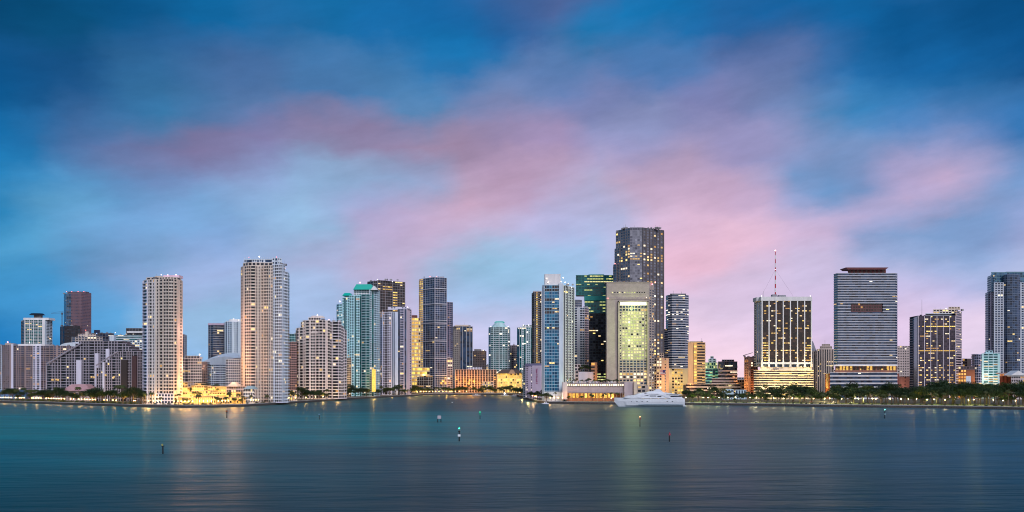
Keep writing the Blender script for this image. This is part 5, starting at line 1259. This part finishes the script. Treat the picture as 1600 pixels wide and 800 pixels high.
# ------------------------------------------------------------------ trees
def leaf_clump(m, c, r, n, rnd, s, mat, flat=.75):
    for _ in range(n):
        # points near the shell of the clump
        while True:
            v = [rnd.uniform(-1, 1) for _ in range(3)]
            q = sqrt(sum(a * a for a in v))
            if .1 < q <= 1: break
        k = (q ** .4) / q
        p = (c[0] + v[0] * k * r, c[1] + v[1] * k * r, c[2] + v[2] * k * r * flat)
        a = rnd.uniform(0, 2 * pi); e = rnd.uniform(-.9, .9); l = s * rnd.uniform(.6, 1.3)
        u = (cos(a) * cos(e) * l, sin(a) * cos(e) * l, sin(e) * l)
        a2 = a + pi / 2 + rnd.uniform(-.4, .4); w_ = (cos(a2) * l * .6, sin(a2) * l * .6, rnd.uniform(-.5, .5) * l)
        m.quad([(p[0] - u[0], p[1] - u[1], p[2] - u[2]), (p[0] - w_[0], p[1] - w_[1], p[2] - w_[2]), (p[0] + u[0], p[1] + u[1], p[2] + u[2]), (p[0] + w_[0], p[1] + w_[1], p[2] + w_[2])], mat)
LEAF = [('leaf', (.030, .060, .016)), ('leaf', (.020, .045, .018)), ('leaf', (.050, .080, .018))]
def broadleaf(seed, h=11, spread=6.5, mat=LEAF[0]):
    rnd = random.Random(seed)
    r = empty('broadleaf_tree', (0, 0, -500), 'tree', 'tree')
    t = MB(); top = h * .45
    t.tube([(0, 0, 0), (.15, 0, top * .5), (0, .1, top)], [.42, .33, .25], ('bark',), 7)
    m = MB(); n = 16
    for k in range(n):
        a = k * 2.4 + rnd.uniform(-.3, .3); rr = spread * .72 * sqrt((k + .4) / n) * rnd.uniform(.8, 1.2)
        zz = h * (.52 + .36 * (1 - (rr / spread) ** 2) * rnd.uniform(.6, 1.15))
        c = (rr * cos(a), rr * sin(a), zz)
        leaf_clump(m, c, rnd.uniform(1.3, 2.3) * spread / 6.5, 85, rnd, .42, mat)
        if k % 2 == 0: t.tube([(0, 0, top * .8), (c[0] * .5, c[1] * .5, (top + c[2]) / 2), c], [.2, .13, .05], ('bark',), 5)
    t.build('trunk', r); m.build('crown', r); return r
def palm(seed, h=9, mat=('leaf', (.035, .05, .015))):
    rnd = random.Random(seed)
    r = empty('palm_tree', (0, 0, -500), 'palm', 'palm tree')
    t = MB(); lean = rnd.uniform(-.8, .8)
    t.tube([(0, 0, 0), (lean * .2, 0, h * .35), (lean * .6, 0, h * .7), (lean, 0, h)], [.30, .22, .19, .17], ('bark',), 7); t.build('trunk', r)
    m = MB()
    for k in range(17):
        a = 2 * pi * k / 17 + rnd.uniform(-.2, .2); up = rnd.uniform(.1, 1.0); L = rnd.uniform(2.6, 3.4)
        pts = []
        for j in range(7):
            q = j / 6; pts.append((lean + cos(a) * L * q * (1 - .15 * q), sin(a) * L * q * (1 - .15 * q), h + up * 1.6 * q - 2.6 * q * q))
        for j in range(6):
            p, q = pts[j], pts[j + 1]
            wv = (.10 + .62 * sin(pi * (j + .5) / 6.5)); sx, sy = -sin(a) * wv, cos(a) * wv
            for s_ in (1, -1):
                m.quad([p, q, (q[0] + sx * s_ + cos(a) * .2, q[1] + sy * s_, q[2] - wv * .7), (p[0] + sx * s_ + cos(a) * .2, p[1] + sy * s_, p[2] - wv * .7)], mat)
    m.build('crown', r); return r
def bush(seed, mat):
    rnd = random.Random(seed)
    r = empty('bush', (0, 0, -500), 'bush', 'bush')
    m = MB()
    for k in range(7): leaf_clump(m, (rnd.uniform(-1.8, 1.8), rnd.uniform(-1.2, 1.2), rnd.uniform(.6, 1.5)), rnd.uniform(.8, 1.3), 55, rnd, .28, mat)
    m.build('foliage', r)
    t = MB(); t.tube([(0, 0, 0), (.1, 0, 1.2)], [.12, .05], ('bark',), 5); t.build('stem', r); return r
BL = [broadleaf(1), broadleaf(2, 12, 7.5, LEAF[1]), broadleaf(3, 10, 6, LEAF[2]), broadleaf(4, 13, 7, LEAF[1]), broadleaf(5, 9, 5, LEAF[0])]
PM = [palm(11, 8), palm(12, 10), palm(13, 11.5)]
BU = [bush(21, LEAF[0]), bush(22, LEAF[2])]
MARKS = [(-50, 'the left half of the long slab block'), (38, 'the right half of the long slab block'), (72, 'the left slope of the stepped block'), (104, 'the pink roofed club house'),
         (142, 'the stair towers of the stepped block'), (170, 'the right part of the stepped block'), (203, 'the gap left of the cream round tower'), (228, 'the cream round tower'), (262, 'the left end of the glowing terraces'),
         (292, 'the middle of the glowing terraces'), (335, 'the right end of the glowing terraces'), (374, 'the tallest island tower'), (412, 'the bluish half of the tallest island tower'), (440, 'the small lit lobby pavilion'),
         (465, 'the left half of the beige stepped tower'), (500, 'the right half of the beige stepped tower'), (538, 'the turquoise tower'), (592, 'the lilac white tower'), (642, 'the dark gridded glass tower'), (700, 'the orange-lit finned building'),
         (752, 'the small gate pavilion'), (777, 'the yellow lit arcade hall'), (815, 'the low white slab block'), (846, 'the blue glass tower'), (880, 'the left half of the terrace building'), (925, 'the right half of the terrace building'),
         (1068, 'the striped rounded tower'), (1085, 'the tan office block'), (1105, 'the small green-lit block'), (1125, 'the first pale pavilion'), (1148, 'the second pale pavilion'), (1164, 'the pink brick block'), (1180, 'the left end of the cream podium'),
         (1212, 'the middle of the cream podium'), (1244, 'the right end of the cream podium'), (1270, 'the stone courthouse'), (1290, 'the orange brick block'), (1308, 'the left third of the banded slab'), (1340, 'the middle of the banded slab'),
         (1372, 'the right third of the banded slab'), (1402, 'the pale beige block'), (1430, 'the left half of the violet finned tower'), (1462, 'the right half of the violet finned tower'), (1496, 'the white billboard'), (1520, 'the teal and white block'),
         (1562, 'the low red brick block'), (1580, 'the pedimented museum')]
def lm(px):
    t = MARKS[0][1]
    for a, w_ in MARKS:
        if px >= a: t = w_
    return t
def plant(protos, px, D, s, lab, grp, z=GZ, rnd=random):
    p = rnd.choice(protos)
    r = copy_thing(p, (X(px, D), D, z), rnd.uniform(0, 6.28), (s * rnd.uniform(.92, 1.1), s * rnd.uniform(.92, 1.1), s * rnd.uniform(.85, 1.12)), lab, grp)
    return r
def shoreD(px):
    for (a, ya), (b_, yb_) in zip(SHORE, SHORE[1:]):
        if a <= px <= b_: return DW(ya + (yb_ - ya) * (px - a) / (b_ - a))
R = random.Random(99)
# left promenade
LP = 'trees and palms along the island promenade'
for k in range(56):
    px = 1 + k * 4.1 + R.uniform(-2, 2)
    if px > 226: break
    D = shoreD(px) + R.uniform(20, 42)
    if R.random() < .45: plant(PM, px, D, R.uniform(1.3, 1.9), 'palm behind the promenade before ' + lm(px), LP + ', palms', rnd=R)
    else: plant(BL, px, D, R.uniform(1.0, 1.55) * (1.25 if 145 < px < 215 else 1), 'dark leafy tree behind the promenade before ' + lm(px), LP, rnd=R)
for k in range(26):
    px = 2 + k * 8.4; plant(BU, px, shoreD(px) + 13 + R.uniform(-2, 3), R.uniform(1.2, 1.7), 'low bush beside the promenade before ' + lm(px), 'bushes on the island promenade', rnd=R)
for k in range(30):
    px = 229 + k * 7.2 + R.uniform(-2, 2)
    D = shoreD(px) + R.uniform(11, 18)
    plant(BU if R.random() < .55 else PM, px, D, R.uniform(.9, 1.4), 'small green plant on the narrow quay below ' + lm(px), 'planting on the island quay', rnd=R)
for px, D, s in ((275, 1052, .8), (290, 1054, .85), (300, 1052, .7), (342, 1060, .8), (350, 1086, .75), (366, 1066, .8), (376, 1068, .8), (329, 1085, .7), (284, 1090, .75), (312, 1088, .7), (296, 1104, .7), (358, 1102, .7), (340, 1104, .7), (304, 1088, .7), (360, 1086, .7), (321, 1104, .7)):
    z = GZ if D < 1070 else (Z(622, 1064) + .9 if D < 1095 else Z(613.5, 1086) + .9)
    if D >= 1070: D -= 6
    plant(PM + BL, px, D, s * .75, 'small tree growing at ' + lm(px), 'trees on the lit terraces', z, R)
for px, D, s in ((303, 1136, 1.6), (315, 1140, 1.8), (324, 1138, 2.0), (336, 1140, 1.5), (348, 1138, 1.6), (361, 1142, 1.8), (371, 1140, 1.6), (379, 1142, 1.6), (291, 1137, 1.4)):
    plant(BL, px, D, s * 1.12, 'large dark tree rising behind ' + lm(px), 'large trees behind the lit terraces', GZ + 3, R)
for k in range(48):
    px = 430 + k * 4.6 + R.uniform(-2, 2); D = shoreD(px) + R.uniform(12, 34)
    if px > 650: break
    if 580 < px < 590: continue
    plant(PM if R.random() < .3 else BL, px, D, R.uniform(1.0, 1.6), 'shore tree in front of ' + lm(px), 'shore trees right of the island towers', rnd=R)
for k in range(44):
    px = 646 + k * 3.8 + R.uniform(-1.5, 1.5); D = shoreD(min(px, 800)) + R.uniform(14, 55)
    if px > 812: break
    plant(PM if R.random() < .3 else BL, px, D, R.uniform(.9, 1.35), 'tree on the far river bank before ' + lm(px), 'trees on the far river bank', rnd=R)
for k in range(22):
    px = 806 + k * 2.5 + R.uniform(-1, 1); D = shoreD(px) + R.uniform(12, 60)
    if px > 858: break
    plant(BL if R.random() < .6 else PM, px, D, R.uniform(.8, 1.35), 'tree on the curving bank below ' + lm(px), 'trees on the curving bank', rnd=R)
for k, px in enumerate((862, 868, 888, 889, 907.5, 910, 923.5, 926, 942, 946, 955, 964)):
    plant(PM, px, shoreD(px) + R.uniform(10, 16), R.uniform(.85, 1.1), 'tall palm on the quay before ' + lm(px), 'palms on the point', rnd=R)
zt = Z(599, 1195)
for k in range(22):
    px = 891 + k * 3.6; plant(BL if k % 3 else PM, px, 1212 + R.uniform(-6, 14), R.uniform(.35, .6), 'small tree on the roof garden, ' + lm(px), 'roof garden trees', zt, R)
for px, D, s in ((908, 1296, .8), (914, 1300, .95), (919, 1298, .9), (924, 1299, .8)): plant(BL, px, D, s, 'dark tree on the white block behind the terrace building', 'trees on the white block', Z(581, 1292), R)
# park on the right
RP = 'park trees on the right bank'
for k in range(132):
    row = k % 3
    px = 1074 + (k // 3) * 12.4 + R.uniform(-6, 6)
    D = shoreD(px) + (R.uniform(38, 60), R.uniform(62, 90), R.uniform(108, 140))[row]
    dense = 1.0 if px > 1210 else .8
    if px > 1300: dense = 1.12
    if px > 1420: dense = 1.28
    if 1120 < px < 1170: dense *= .72
    if row == 2 and (1140 < px < 1205): dense *= .8
    if 1278 < px < 1300: dense *= .7
    sc = (R.uniform(.85, 1.5), R.uniform(1.25, 1.8), R.uniform(1.5, 2.2))[row] * dense
    plant(BL, px, D, sc, ('front row', 'middle row', 'tall back row')[row] + ' dark park tree before ' + lm(px), RP, rnd=R)
for k in range(34):
    px = 1082 + k * 15.5 + R.uniform(-9, 9); plant(PM, px, shoreD(px) + R.uniform(22, 55), R.uniform(.9, 1.75), 'palm among the park trees before ' + lm(px), RP + ', palms', rnd=R)
for px, D in ((1184, 1300), (1189, 1298), (1193, 1304), (1196, 1299), (1222, 1302), (1310, 1290), (1302, 1296)): plant(PM, px, D, 1.75, 'tall palm silhouetted against the glowing cream podium', 'tall palms by the cream podium', rnd=R)
for k in range(12):
    px = 1302 + k * 9.2; plant(PM, px, 1297 + R.uniform(-1, 1), .55, 'small palm on the open lobby terrace, ' + lm(px), 'palms on the lobby terrace', Z(582.5, 1306) + .9, R)
for k in range(52):
    px = 1076 + k * 10.3 + R.uniform(-5, 5); plant(BU, px, shoreD(px) + R.uniform(12, 30), R.uniform(.6, 1.0), 'low bush on the park lawn before ' + lm(px), 'bushes on the park lawn', GZ + .2, R)
for p in BL + PM + BU:
    for c in list(p.children): bpy.data.objects.remove(c)
    bpy.data.objects.remove(p)

# ------------------------------------------------------------------ lamps
def lamp(h=4.2, col=(1, .55, .2), e=30, r=.34, power=0):
    o = empty('street_lamp', (0, 0, 0), 'lamp', 'street lamp')
    m = MB(); m.tube([(0, 0, 0), (0, 0, .5)], [.16, .12], STL, 8); m.tube([(0, 0, .5), (0, 0, h)], [.07, .05], STL, 6); m.build('pole', o)
    m = MB(); m.ball((0, 0, h + .25), r, ('lamp', col, e), 10, 6); m.build('lamp_globe', o, smooth=True)
    if power:
        l = bpy.data.lights.new('lamp_light', 'POINT'); l.energy = power; l.color = col; l.shadow_soft_size = .4
        q = bpy.data.objects.new('lamp_light', l); C.objects.link(q); q.parent = o; q.location = (0, -.8, h + .3)
    return o
L1 = lamp(4.6, (1, .58, .20), 22, .46, 240); first = True
def put_lamp(proto, px, D, lab, grp, z=GZ, sc=1):
    return copy_thing(proto, (X(px, D), D, z), 0, sc, lab, grp)
x_ = 1.0; groups = 0
LG = [1, 5, 9, 13, 17.5, 24.5, 31, 34, 37.5, 50, 52.5, 56, 60, 64, 72, 76, 80, 84, 88, 92, 96, 100.5, 110.5, 115, 123, 127.5, 132, 136, 140.5, 145, 149, 162.5, 167.5, 176.5, 181.5]
for px in LG: put_lamp(L1, px, shoreD(px) + 5, 'small warm promenade globe lamp before ' + lm(px), 'globe lamps on the island promenade')
for px in (209, 211.5, 232, 240, 246, 252, 272, 278, 283, 289, 295, 301, 312, 318, 324, 330, 341, 347, 352, 357, 392, 396, 400, 404): put_lamp(L1, px, shoreD(px) + 4, 'small warm quay globe lamp below ' + lm(px), 'globe lamps on the island quay')
L2 = lamp(4.4, (1, .68, .2), 14, .5, 700)
for px in (443, 447, 452, 462, 478, 493, 505, 652, 657, 662, 666, 671, 676, 681, 686, 692, 697, 702, 706, 712, 718, 729): put_lamp(L2, px, shoreD(px) + 5, 'yellow quay lamp on the bank before ' + lm(px), 'quay lamps right of the island towers')
L3 = lamp(6, (1, .80, .40), 12, .42, 2600)
for k in range(36):
    px = 1078 + k * 14.8 + R.uniform(-7, 7); put_lamp(L3, px, shoreD(px) + R.uniform(14, 60), 'white park lamp among trees before ' + lm(px), 'park lamps on the right bank', GZ + .2)
L4 = lamp(5, (1, .6, .25), 12, .5, 1800)
for px in (812, 818, 825, 832, 836, 838, 860, 866, 872, 879, 955): put_lamp(L4, px, shoreD(px) + R.uniform(6, 12), 'warm quay lamp on the point before ' + lm(px), 'quay lamps on the point')
for l in (L1, L2, L3, L4):
    for c in list(l.children): bpy.data.objects.remove(c)
    bpy.data.objects.remove(l)
# lawn lighting seen between the trees
for px, D, p, c in ((1090, 1150, 3500, (.85, 1, .25)), (1120, 1150, 2500, (.8, 1, .3)), (1300, 1110, 5000, (1, .8, .35)), (1325, 1105, 4000, (.9, 1, .3)), (1350, 1100, 3000, (.9, 1, .3)),
                    (1521, 1055, 5200, (.85, 1, .12)), (1515, 1040, 2600, (.85, 1, .15)), (1425, 1070, 2600, (1, .5, .15)), (1592, 1035, 2000, (1, .7, .3)), (1285, 1180, 9000, (1, .72, .35)), (1290, 1120, 3500, (1, .8, .5)),
                    (1080, 1125, 3000, (1, .8, .4)), (1245, 1110, 2500, (.9, 1, .4)), (1180, 1120, 2500, (1, .9, .5)), (1460, 1065, 1800, (.8, 1, .3)), (825, 1240, 5500, (1, .8, .25)), (815, 1400, 6000, (1, .72, .3)), (833, 1190, 3500, (1, .62, .3))):
    l = bpy.data.lights.new('floodlight', 'POINT'); l.energy = p * 2.4; l.color = c; l.shadow_soft_size = 1
    o = bpy.data.objects.new('floodlight', l); C.objects.link(o); o.location = (X(px, D), D, 7)
for k, px in enumerate(range(650, 800, 12)):
    flood(px, 612, shoreD(px) + 10, 5500, ((1, .62, .12), (1, .45, .08))[k % 2], 1)

# ------------------------------------------------------------------ yacht
D = 1058
yl = []
Y = empty('motor_yacht', (X(1015, D), D, 0), 'large white motor yacht moored at the point with its bow to the left', 'yacht')
YW = ('paint', (.66, .70, .76), .3); DKG = ('glass', (.01, .015, .03), .0, .1)
def hull_station(q):
    """q 0 at the bow, 1 at the stern -> x, half beam, keel z, sheer z"""
    x0, x1 = X(960, D), X(1068.5, D)
    x = x0 + (x1 - x0) * q
    hb = 7.2 * min(1, (q / .42)) ** .6 * (1 - .08 * max(0, q - .7) / .3)
    keel = max(-1.0, 5.5 - q * 95) if q < .07 else -1.0
    sheer = Z(621.2, D) + (Z(622.6, D) - Z(621.2, D)) * q - .6 * sin(pi * q)
    return x, max(.15, hb), keel, sheer
m = MB(); rings = []
for i in range(29):
    q = i / 28; x, hb, kz, sz = hull_station(q); n0 = len(m.v)
    rake = (1 - min(1, q / .12)) * 0
    prof = [(-hb, sz), (-hb * .97, kz + (sz - kz) * .66), (-hb * (.80 if q > .15 else .6), kz + (sz - kz) * .25), (-hb * .3, kz), (hb * .3, kz), (hb * (.80 if q > .15 else .6), kz + (sz - kz) * .25), (hb * .97, kz + (sz - kz) * .66), (hb, sz)]
    for yy, zz in prof: m.v.append((x, D + yy, zz))
    rings.append(n0)
k_ = m.mi(YW)
for a, b_ in zip(rings, rings[1:]):
    for j in range(7): m.f.append((a + j, a + j + 1, b_ + j + 1, b_ + j)); m.m.append(k_)
    m.f.append((a + 7, a, b_, b_ + 7)); m.m.append(k_)
m.f.append(tuple(rings[-1] + j for j in range(8))); m.m.append(k_)
m.f.append(tuple(rings[0] + 7 - j for j in range(8))); m.m.append(k_)
m.build('hull', Y, Y.location)
m = MB()
def deck(name, pts, hw, mat, dz=0, sm=False):
    """a superstructure tier: side outline in photo pixels, given half width"""
    mm = MB(); P = [(X(a, D), Z(b_, D)) for a, b_ in pts]
    n0 = len(mm.v)
    for yy, s_ in ((-hw, 1), (hw, 1)):
        for x, z in P: mm.v.append((x, D + yy, z))
    k = mm.mi(mat); L = len(P)
    for i in range(L):
        j = (i + 1) % L; mm.f.append((i, j, L + j, L + i)); mm.m.append(k)
    mm.f.append(tuple(range(L - 1, -1, -1))); mm.m.append(k); mm.f.append(tuple(range(L, 2 * L))); mm.m.append(k)
    return mm.build(name, Y, Y.location)
deck('main_deckhouse', [(974, 621.5), (980, 618.2), (986, 617.2), (1000, 616.6), (1063, 618.4), (1066, 622.6)], 5.6, YW)
deck('windscreen', [(982, 618.4), (984.5, 616.9), (995, 616.6), (996, 618.2)], 5.3, DKG)
deck('upper_deckhouse', [(992, 617), (997, 614.8), (1004, 613.5), (1040, 613.2), (1060, 615.8), (1062, 617), (1058, 618)], 4.9, YW)
deck('sweeping_arch', [(994, 619.8), (1004, 616), (1014, 614), (1026, 613.6), (1036, 615.2), (1046, 619.4), (1050, 623), (1040, 621), (1034, 617.6), (1026, 616), (1014, 616.4), (1004, 618.6), (998, 621.2)], 6.1, wall(.74, .77, .84))
deck('flybridge', [(1008, 613.8), (1014, 611.6), (1021, 610.8), (1026, 608), (1029, 607.4), (1031, 608.6), (1034, 611.6), (1038, 613.6)], 3.6, YW)
deck('saloon_window', [(1038, 620.2), (1035.5, 618.2), (1062, 618.0), (1064, 619.8)], 5.75, DKG)
deck('hardtop', [(1036, 615.8), (1040, 614.9), (1063.5, 615.6), (1064, 616.3), (1038, 616.6)], 5.4, YW)
for (x0, x1, y0, y1, off) in ((1004, 1012, 618.6, 617.6, 5.68), (1014, 1024, 619.3, 618.0, 5.68), (1026, 1032, 620.0, 618.6, 5.68), (1006, 1016, 615.4, 614.5, 4.95), (1040, 1058, 616.0, 615.4, 5.5)):
    m = MB(); m.box(X(x0, D), X(x1, D), D - off, D - off + .5, Z(y0, D), Z(y1, D), DKG); m.build('cabin_window', Y, Y.location)
m = MB(); m.tube([(X(1029, D), D, Z(608, D)), (X(1029, D), D, Z(604.5, D))], .14, YW, 5); m.tube([(X(1027.5, D), D, Z(606, D)), (X(1030.5, D), D, Z(606, D))], .12, YW, 5); m.build('radar_mast', Y, Y.location)
m = MB(); m.ball((X(1025, D), D, Z(608.5, D)), .8, YW, 8, 6); m.build('radar_dome', Y, Y.location, True)
for k, px in enumerate((985, 993, 1001, 1009, 1040, 1048)):
    x, hb, kz, sz = hull_station((px - 960) / 108.5)
    m = MB(); m.box(X(px, D), X(px + 2.2, D), D - hb - .05, D - hb + .6, Z(627.2, D), Z(626.5, D), DKG); m.build('porthole', Y, Y.location)
m = MB(); m.box(X(996, D), X(1066, D), D - 7.25, D - 6.4, Z(631.8, D), Z(631.4, D), ('paint', (.15, .25, .35), .4)); m.build('rubbing_strake', Y, Y.location)
m = MB(); m.box(X(1066, D), X(1070, D), D - 6, D + 6, .3, 1.4, YW); m.build('swim_platform', Y, Y.location)
m = MB(); m.tube([(X(970, D), D, Z(621, D)), (X(970, D), D, Z(612, D))], .12, YW, 5); m.build('jackstaff', Y, Y.location)
m = MB()
for k in range(14): 
    x = X(962 + 1.7 * k, D); hb = hull_station((962 + 1.7 * k - 960) / 108.5)[1]
    m.tube([(x, D - hb * .95, Z(621.6, D)), (x, D - hb * .95, Z(620.3, D))], .05, YW, 4)
m.build('bow_rail', Y, Y.location)
flood(1012, 622, 1040, 350, (.9, .95, 1), 1); flood(1050, 610, 1064, 300, (1, .85, .6), 1)

# small boats at the river mouth and by the wall
def boat(name, px, D, L, lab, lit=False):
    o = empty(name, (X(px, D), D, 0), lab, 'boat'); m = MB(); x0 = X(px, D) - L / 2
    P = [(x0, D), (x0 + L * .18, D - L * .14), (x0 + L, D - L * .13), (x0 + L, D + L * .13), (x0 + L * .18, D + L * .14)]
    m.prism(P, -.3, 1.2, YW, taper=1.08); m.build('hull', o, o.location)
    m = MB(); m.prism([(x0 + L * .35, D - L * .09), (x0 + L * .75, D - L * .09), (x0 + L * .75, D + L * .09), (x0 + L * .35, D + L * .09)], 1.2, 2.9, YW, taper=.75); m.build('cabin', o, o.location)
    m = MB(); m.box(x0 + L * .42, x0 + L * .68, D - L * .088, D - L * .05, 1.7, 2.3, DKG); m.build('cabin_window', o, o.location)
    if lit:
        m = MB(); m.ball((x0 + L * .5, D - 1, 3.9), 1.1, ('lamp', (1, .92, .9), 14), 8, 5); m.build('deck_lamp', o, o.location, True)
boat('motor_boat', 788.5, 1660, 14, 'small boat with a bright white light under way in the river mouth', True)
boat('motor_boat', 744, 1670, 16, 'low white boat moored at the far bank left of the river mouth', False)
boat('motor_boat', 803, 1600, 18, 'white boat moored on the right side of the river mouth', False)
boat('motor_boat', 852, 1155, 9, 'dark small boat tied below the blue glass tower at the quay', False)

# ------------------------------------------------------------------ cars in the park
def car(px, D, col, lab):
    o = empty('parked_car', (X(px, D), D, GZ + .25), lab, 'car'); z = GZ + .25; x = X(px, D)
    P = [(-2.2, .5), (-2.1, .9), (-1.2, 1.0), (-.6, 1.5), (.9, 1.5), (1.6, 1.0), (2.2, .9), (2.2, .4), (-2.2, .35)]
    m = MB(); L = len(P)
    for yy in (-.85, .85):
        for a, h in P: m.v.append((x + a, D + yy, z + h))
    k = m.mi(('paint', col, .3))
    for i in range(L): m.f.append((i, (i + 1) % L, L + (i + 1) % L, L + i)); m.m.append(k)
    m.f.append(tuple(range(L - 1, -1, -1))); m.m.append(k); m.f.append(tuple(range(L, 2 * L))); m.m.append(k); m.build('body', o, o.location)
    m = MB(); m.box(x - .55, x + .95, D - .87, D + .87, z + 1.02, z + 1.38, DKG); m.build('window', o, o.location)
    for dx in (-1.4, 1.4):
        for dy in (-.8, .8):
            m = MB(); m.tube([(x + dx, D + dy - .1, z + .33), (x + dx, D + dy + .1, z + .33)], .33, ('paint', (.02, .02, .02), .8), 10); m.build('wheel', o, o.location)
for px, D, col, lab in ((1303, 1118, (.75, .75, .78), 'white car parked on the lawn edge below the orange brick block'), (1267, 1122, (.3, .05, .04), 'dark red car parked among the trees left of the white car'),
                        (1330, 1110, (.7, .7, .7), 'silver car parked right of the white car by the park path'), (1182, 1135, (.75, .75, .75), 'white car parked under trees below the pink brick block')):
    car(px, D, col, lab)

# ------------------------------------------------------------------ channel markers
PILE = ('paint', (.012, .012, .014), .8)
def marker(px, yb_, yt, lab, board=None, lamp_=None, arms=1, bh=.2, r=.28):
    D = DW(yb_); x = X(px, D); zt = Z(yt, D)
    o = empty('channel_marker', (x, D, 0), lab, 'channel marker')
    xs = [0] if arms == 1 else [-1.3, 1.3]
    for dx in xs:
        m = MB(); m.tube([(x + dx, D, -2), (x + dx * .9, D, zt * .72)], [r, r * .85], PILE, 8); m.build('pile', o, o.location)
    m = MB(); m.box(x - .6, x + .6, D - .5, D + .5, zt * .70, zt * .76, PILE); m.build('platform', o, o.location)
    if board:
        kind, col, z0, z1, w_ = board; m = MB(); a, b_ = zt * z0, zt * z1
        if kind == 'square': m.box(x - w_, x + w_, D - .75, D - .55, a, b_, ('paint', col, .5))
        else:
            n = len(m.v)
            m.prism([(x - w_, D - .75), (x + w_, D - .75), (x + w_, D - .55), (x - w_, D - .55)], a, b_, ('paint', col, .5), taper=.15)
        m.build('dayboard', o, o.location)
    m = MB(); m.tube([(x, D, zt * .74), (x, D, zt * .92)], [.12, .10], PILE, 6); m.build('lamp_post', o, o.location)
    if lamp_:
        m = MB(); m.ball((x, D, zt * .96), .34 if D < 520 else .42, ('lamp', lamp_, 7), 8, 6); m.build('lantern', o, o.location, True)
    return o
marker(254.5, 709, 692.5, 'bent dark pile marker with a tiny yellow board, nearest to the left edge', ('square', (.5, .45, .12), .78, .95, .35), r=.38)
marker(354.5, 653, 641, 'dark post with a brown board on its right, off the glowing terraces', ('square', (.20, .08, .03), .78, .98, .8), r=.42)
marker(499, 655.5, 647, 'small dark post marker off the beige stepped tower', ('square', (.2, .3, .4), .8, 1.0, .5))
marker(686.5, 660, 649, 'white rectangular board on two dark piles', ('square', (.42, .38, .43), .52, .98, 1.4), arms=2, r=.38)
marker(717.5, 689.5, 668.5, 'marker with bright green light above a white square board', ('square', (.75, .78, .80), .36, .52, .75), (.05, 1, .45), r=.38)
marker(750, 655, 643.5, 'slim green marker post left of the open channel', ('square', (.0, .28, .14), .55, .95, .5), (.02, .5, .2), r=.38)
marker(1000, 666.5, 650.5, 'marker with two small red triangle boards and an amber light in the green reflection', ('tri', (.22, .03, .03), .70, .95, .8), (1, .45, .2), r=.34)
marker(1046, 690, 674, 'marker with a dark red triangular board, right of the amber-lit one', ('tri', (.28, .03, .06), .62, .95, .75), r=.38)
marker(1382.5, 654, 639.5, 'marker with a pale green light off the banded slab tower', ('square', (.3, .5, .5), .42, .55, .5), (.3, 1, .8), r=.42)
D = DW(631); o = empty('buoy', (X(706.5, D), D, 0), 'tiny white ball buoy floating off the dark gridded tower', 'buoy')
m = MB(); m.ball((X(706.5, D), D, 1.6), 1.0, ('paint', (.5, .55, .55), .4), 10, 7); m.build('float', o, o.location, True)
m = MB(); m.tube([(X(706.5, D), D, -.5), (X(706.5, D), D, 1.2)], .5, PILE, 8); m.build('stem', o, o.location)

# flag on the hotel flagpole
fl = empty('flagpole', (X(1036, 1350), 1350, GZ), 'flagpole with a striped flag before the orange-lit stone block', 'flagpole')
D = 1350; m = MB(); m.tube([(X(1039.5, D), D, GZ), (X(1039.5, D), D, Z(577, D))], [.3, .15], ('paint', (.6, .6, .6), .4), 6); m.build('pole', fl, fl.location)
m = MB(); x0, x1 = X(1031.5, D), X(1039.3, D); z0, z1 = Z(585.5, D), Z(578, D)
for k in range(7): m.box(x0, x1, D - .06, D + .06, z0 + (z1 - z0) * k / 7, z0 + (z1 - z0) * (k + 1) / 7 - .002, ('paint', ((.45, .05, .06), (.7, .62, .6))[k % 2], .7))
m.box(x1 - (x1 - x0) * .45 - .02, x1, D - .1, D + .1, z0 + (z1 - z0) * .45, z1, ('paint', (.03, .03, .14), .7)); m.build('flag', fl, fl.location)
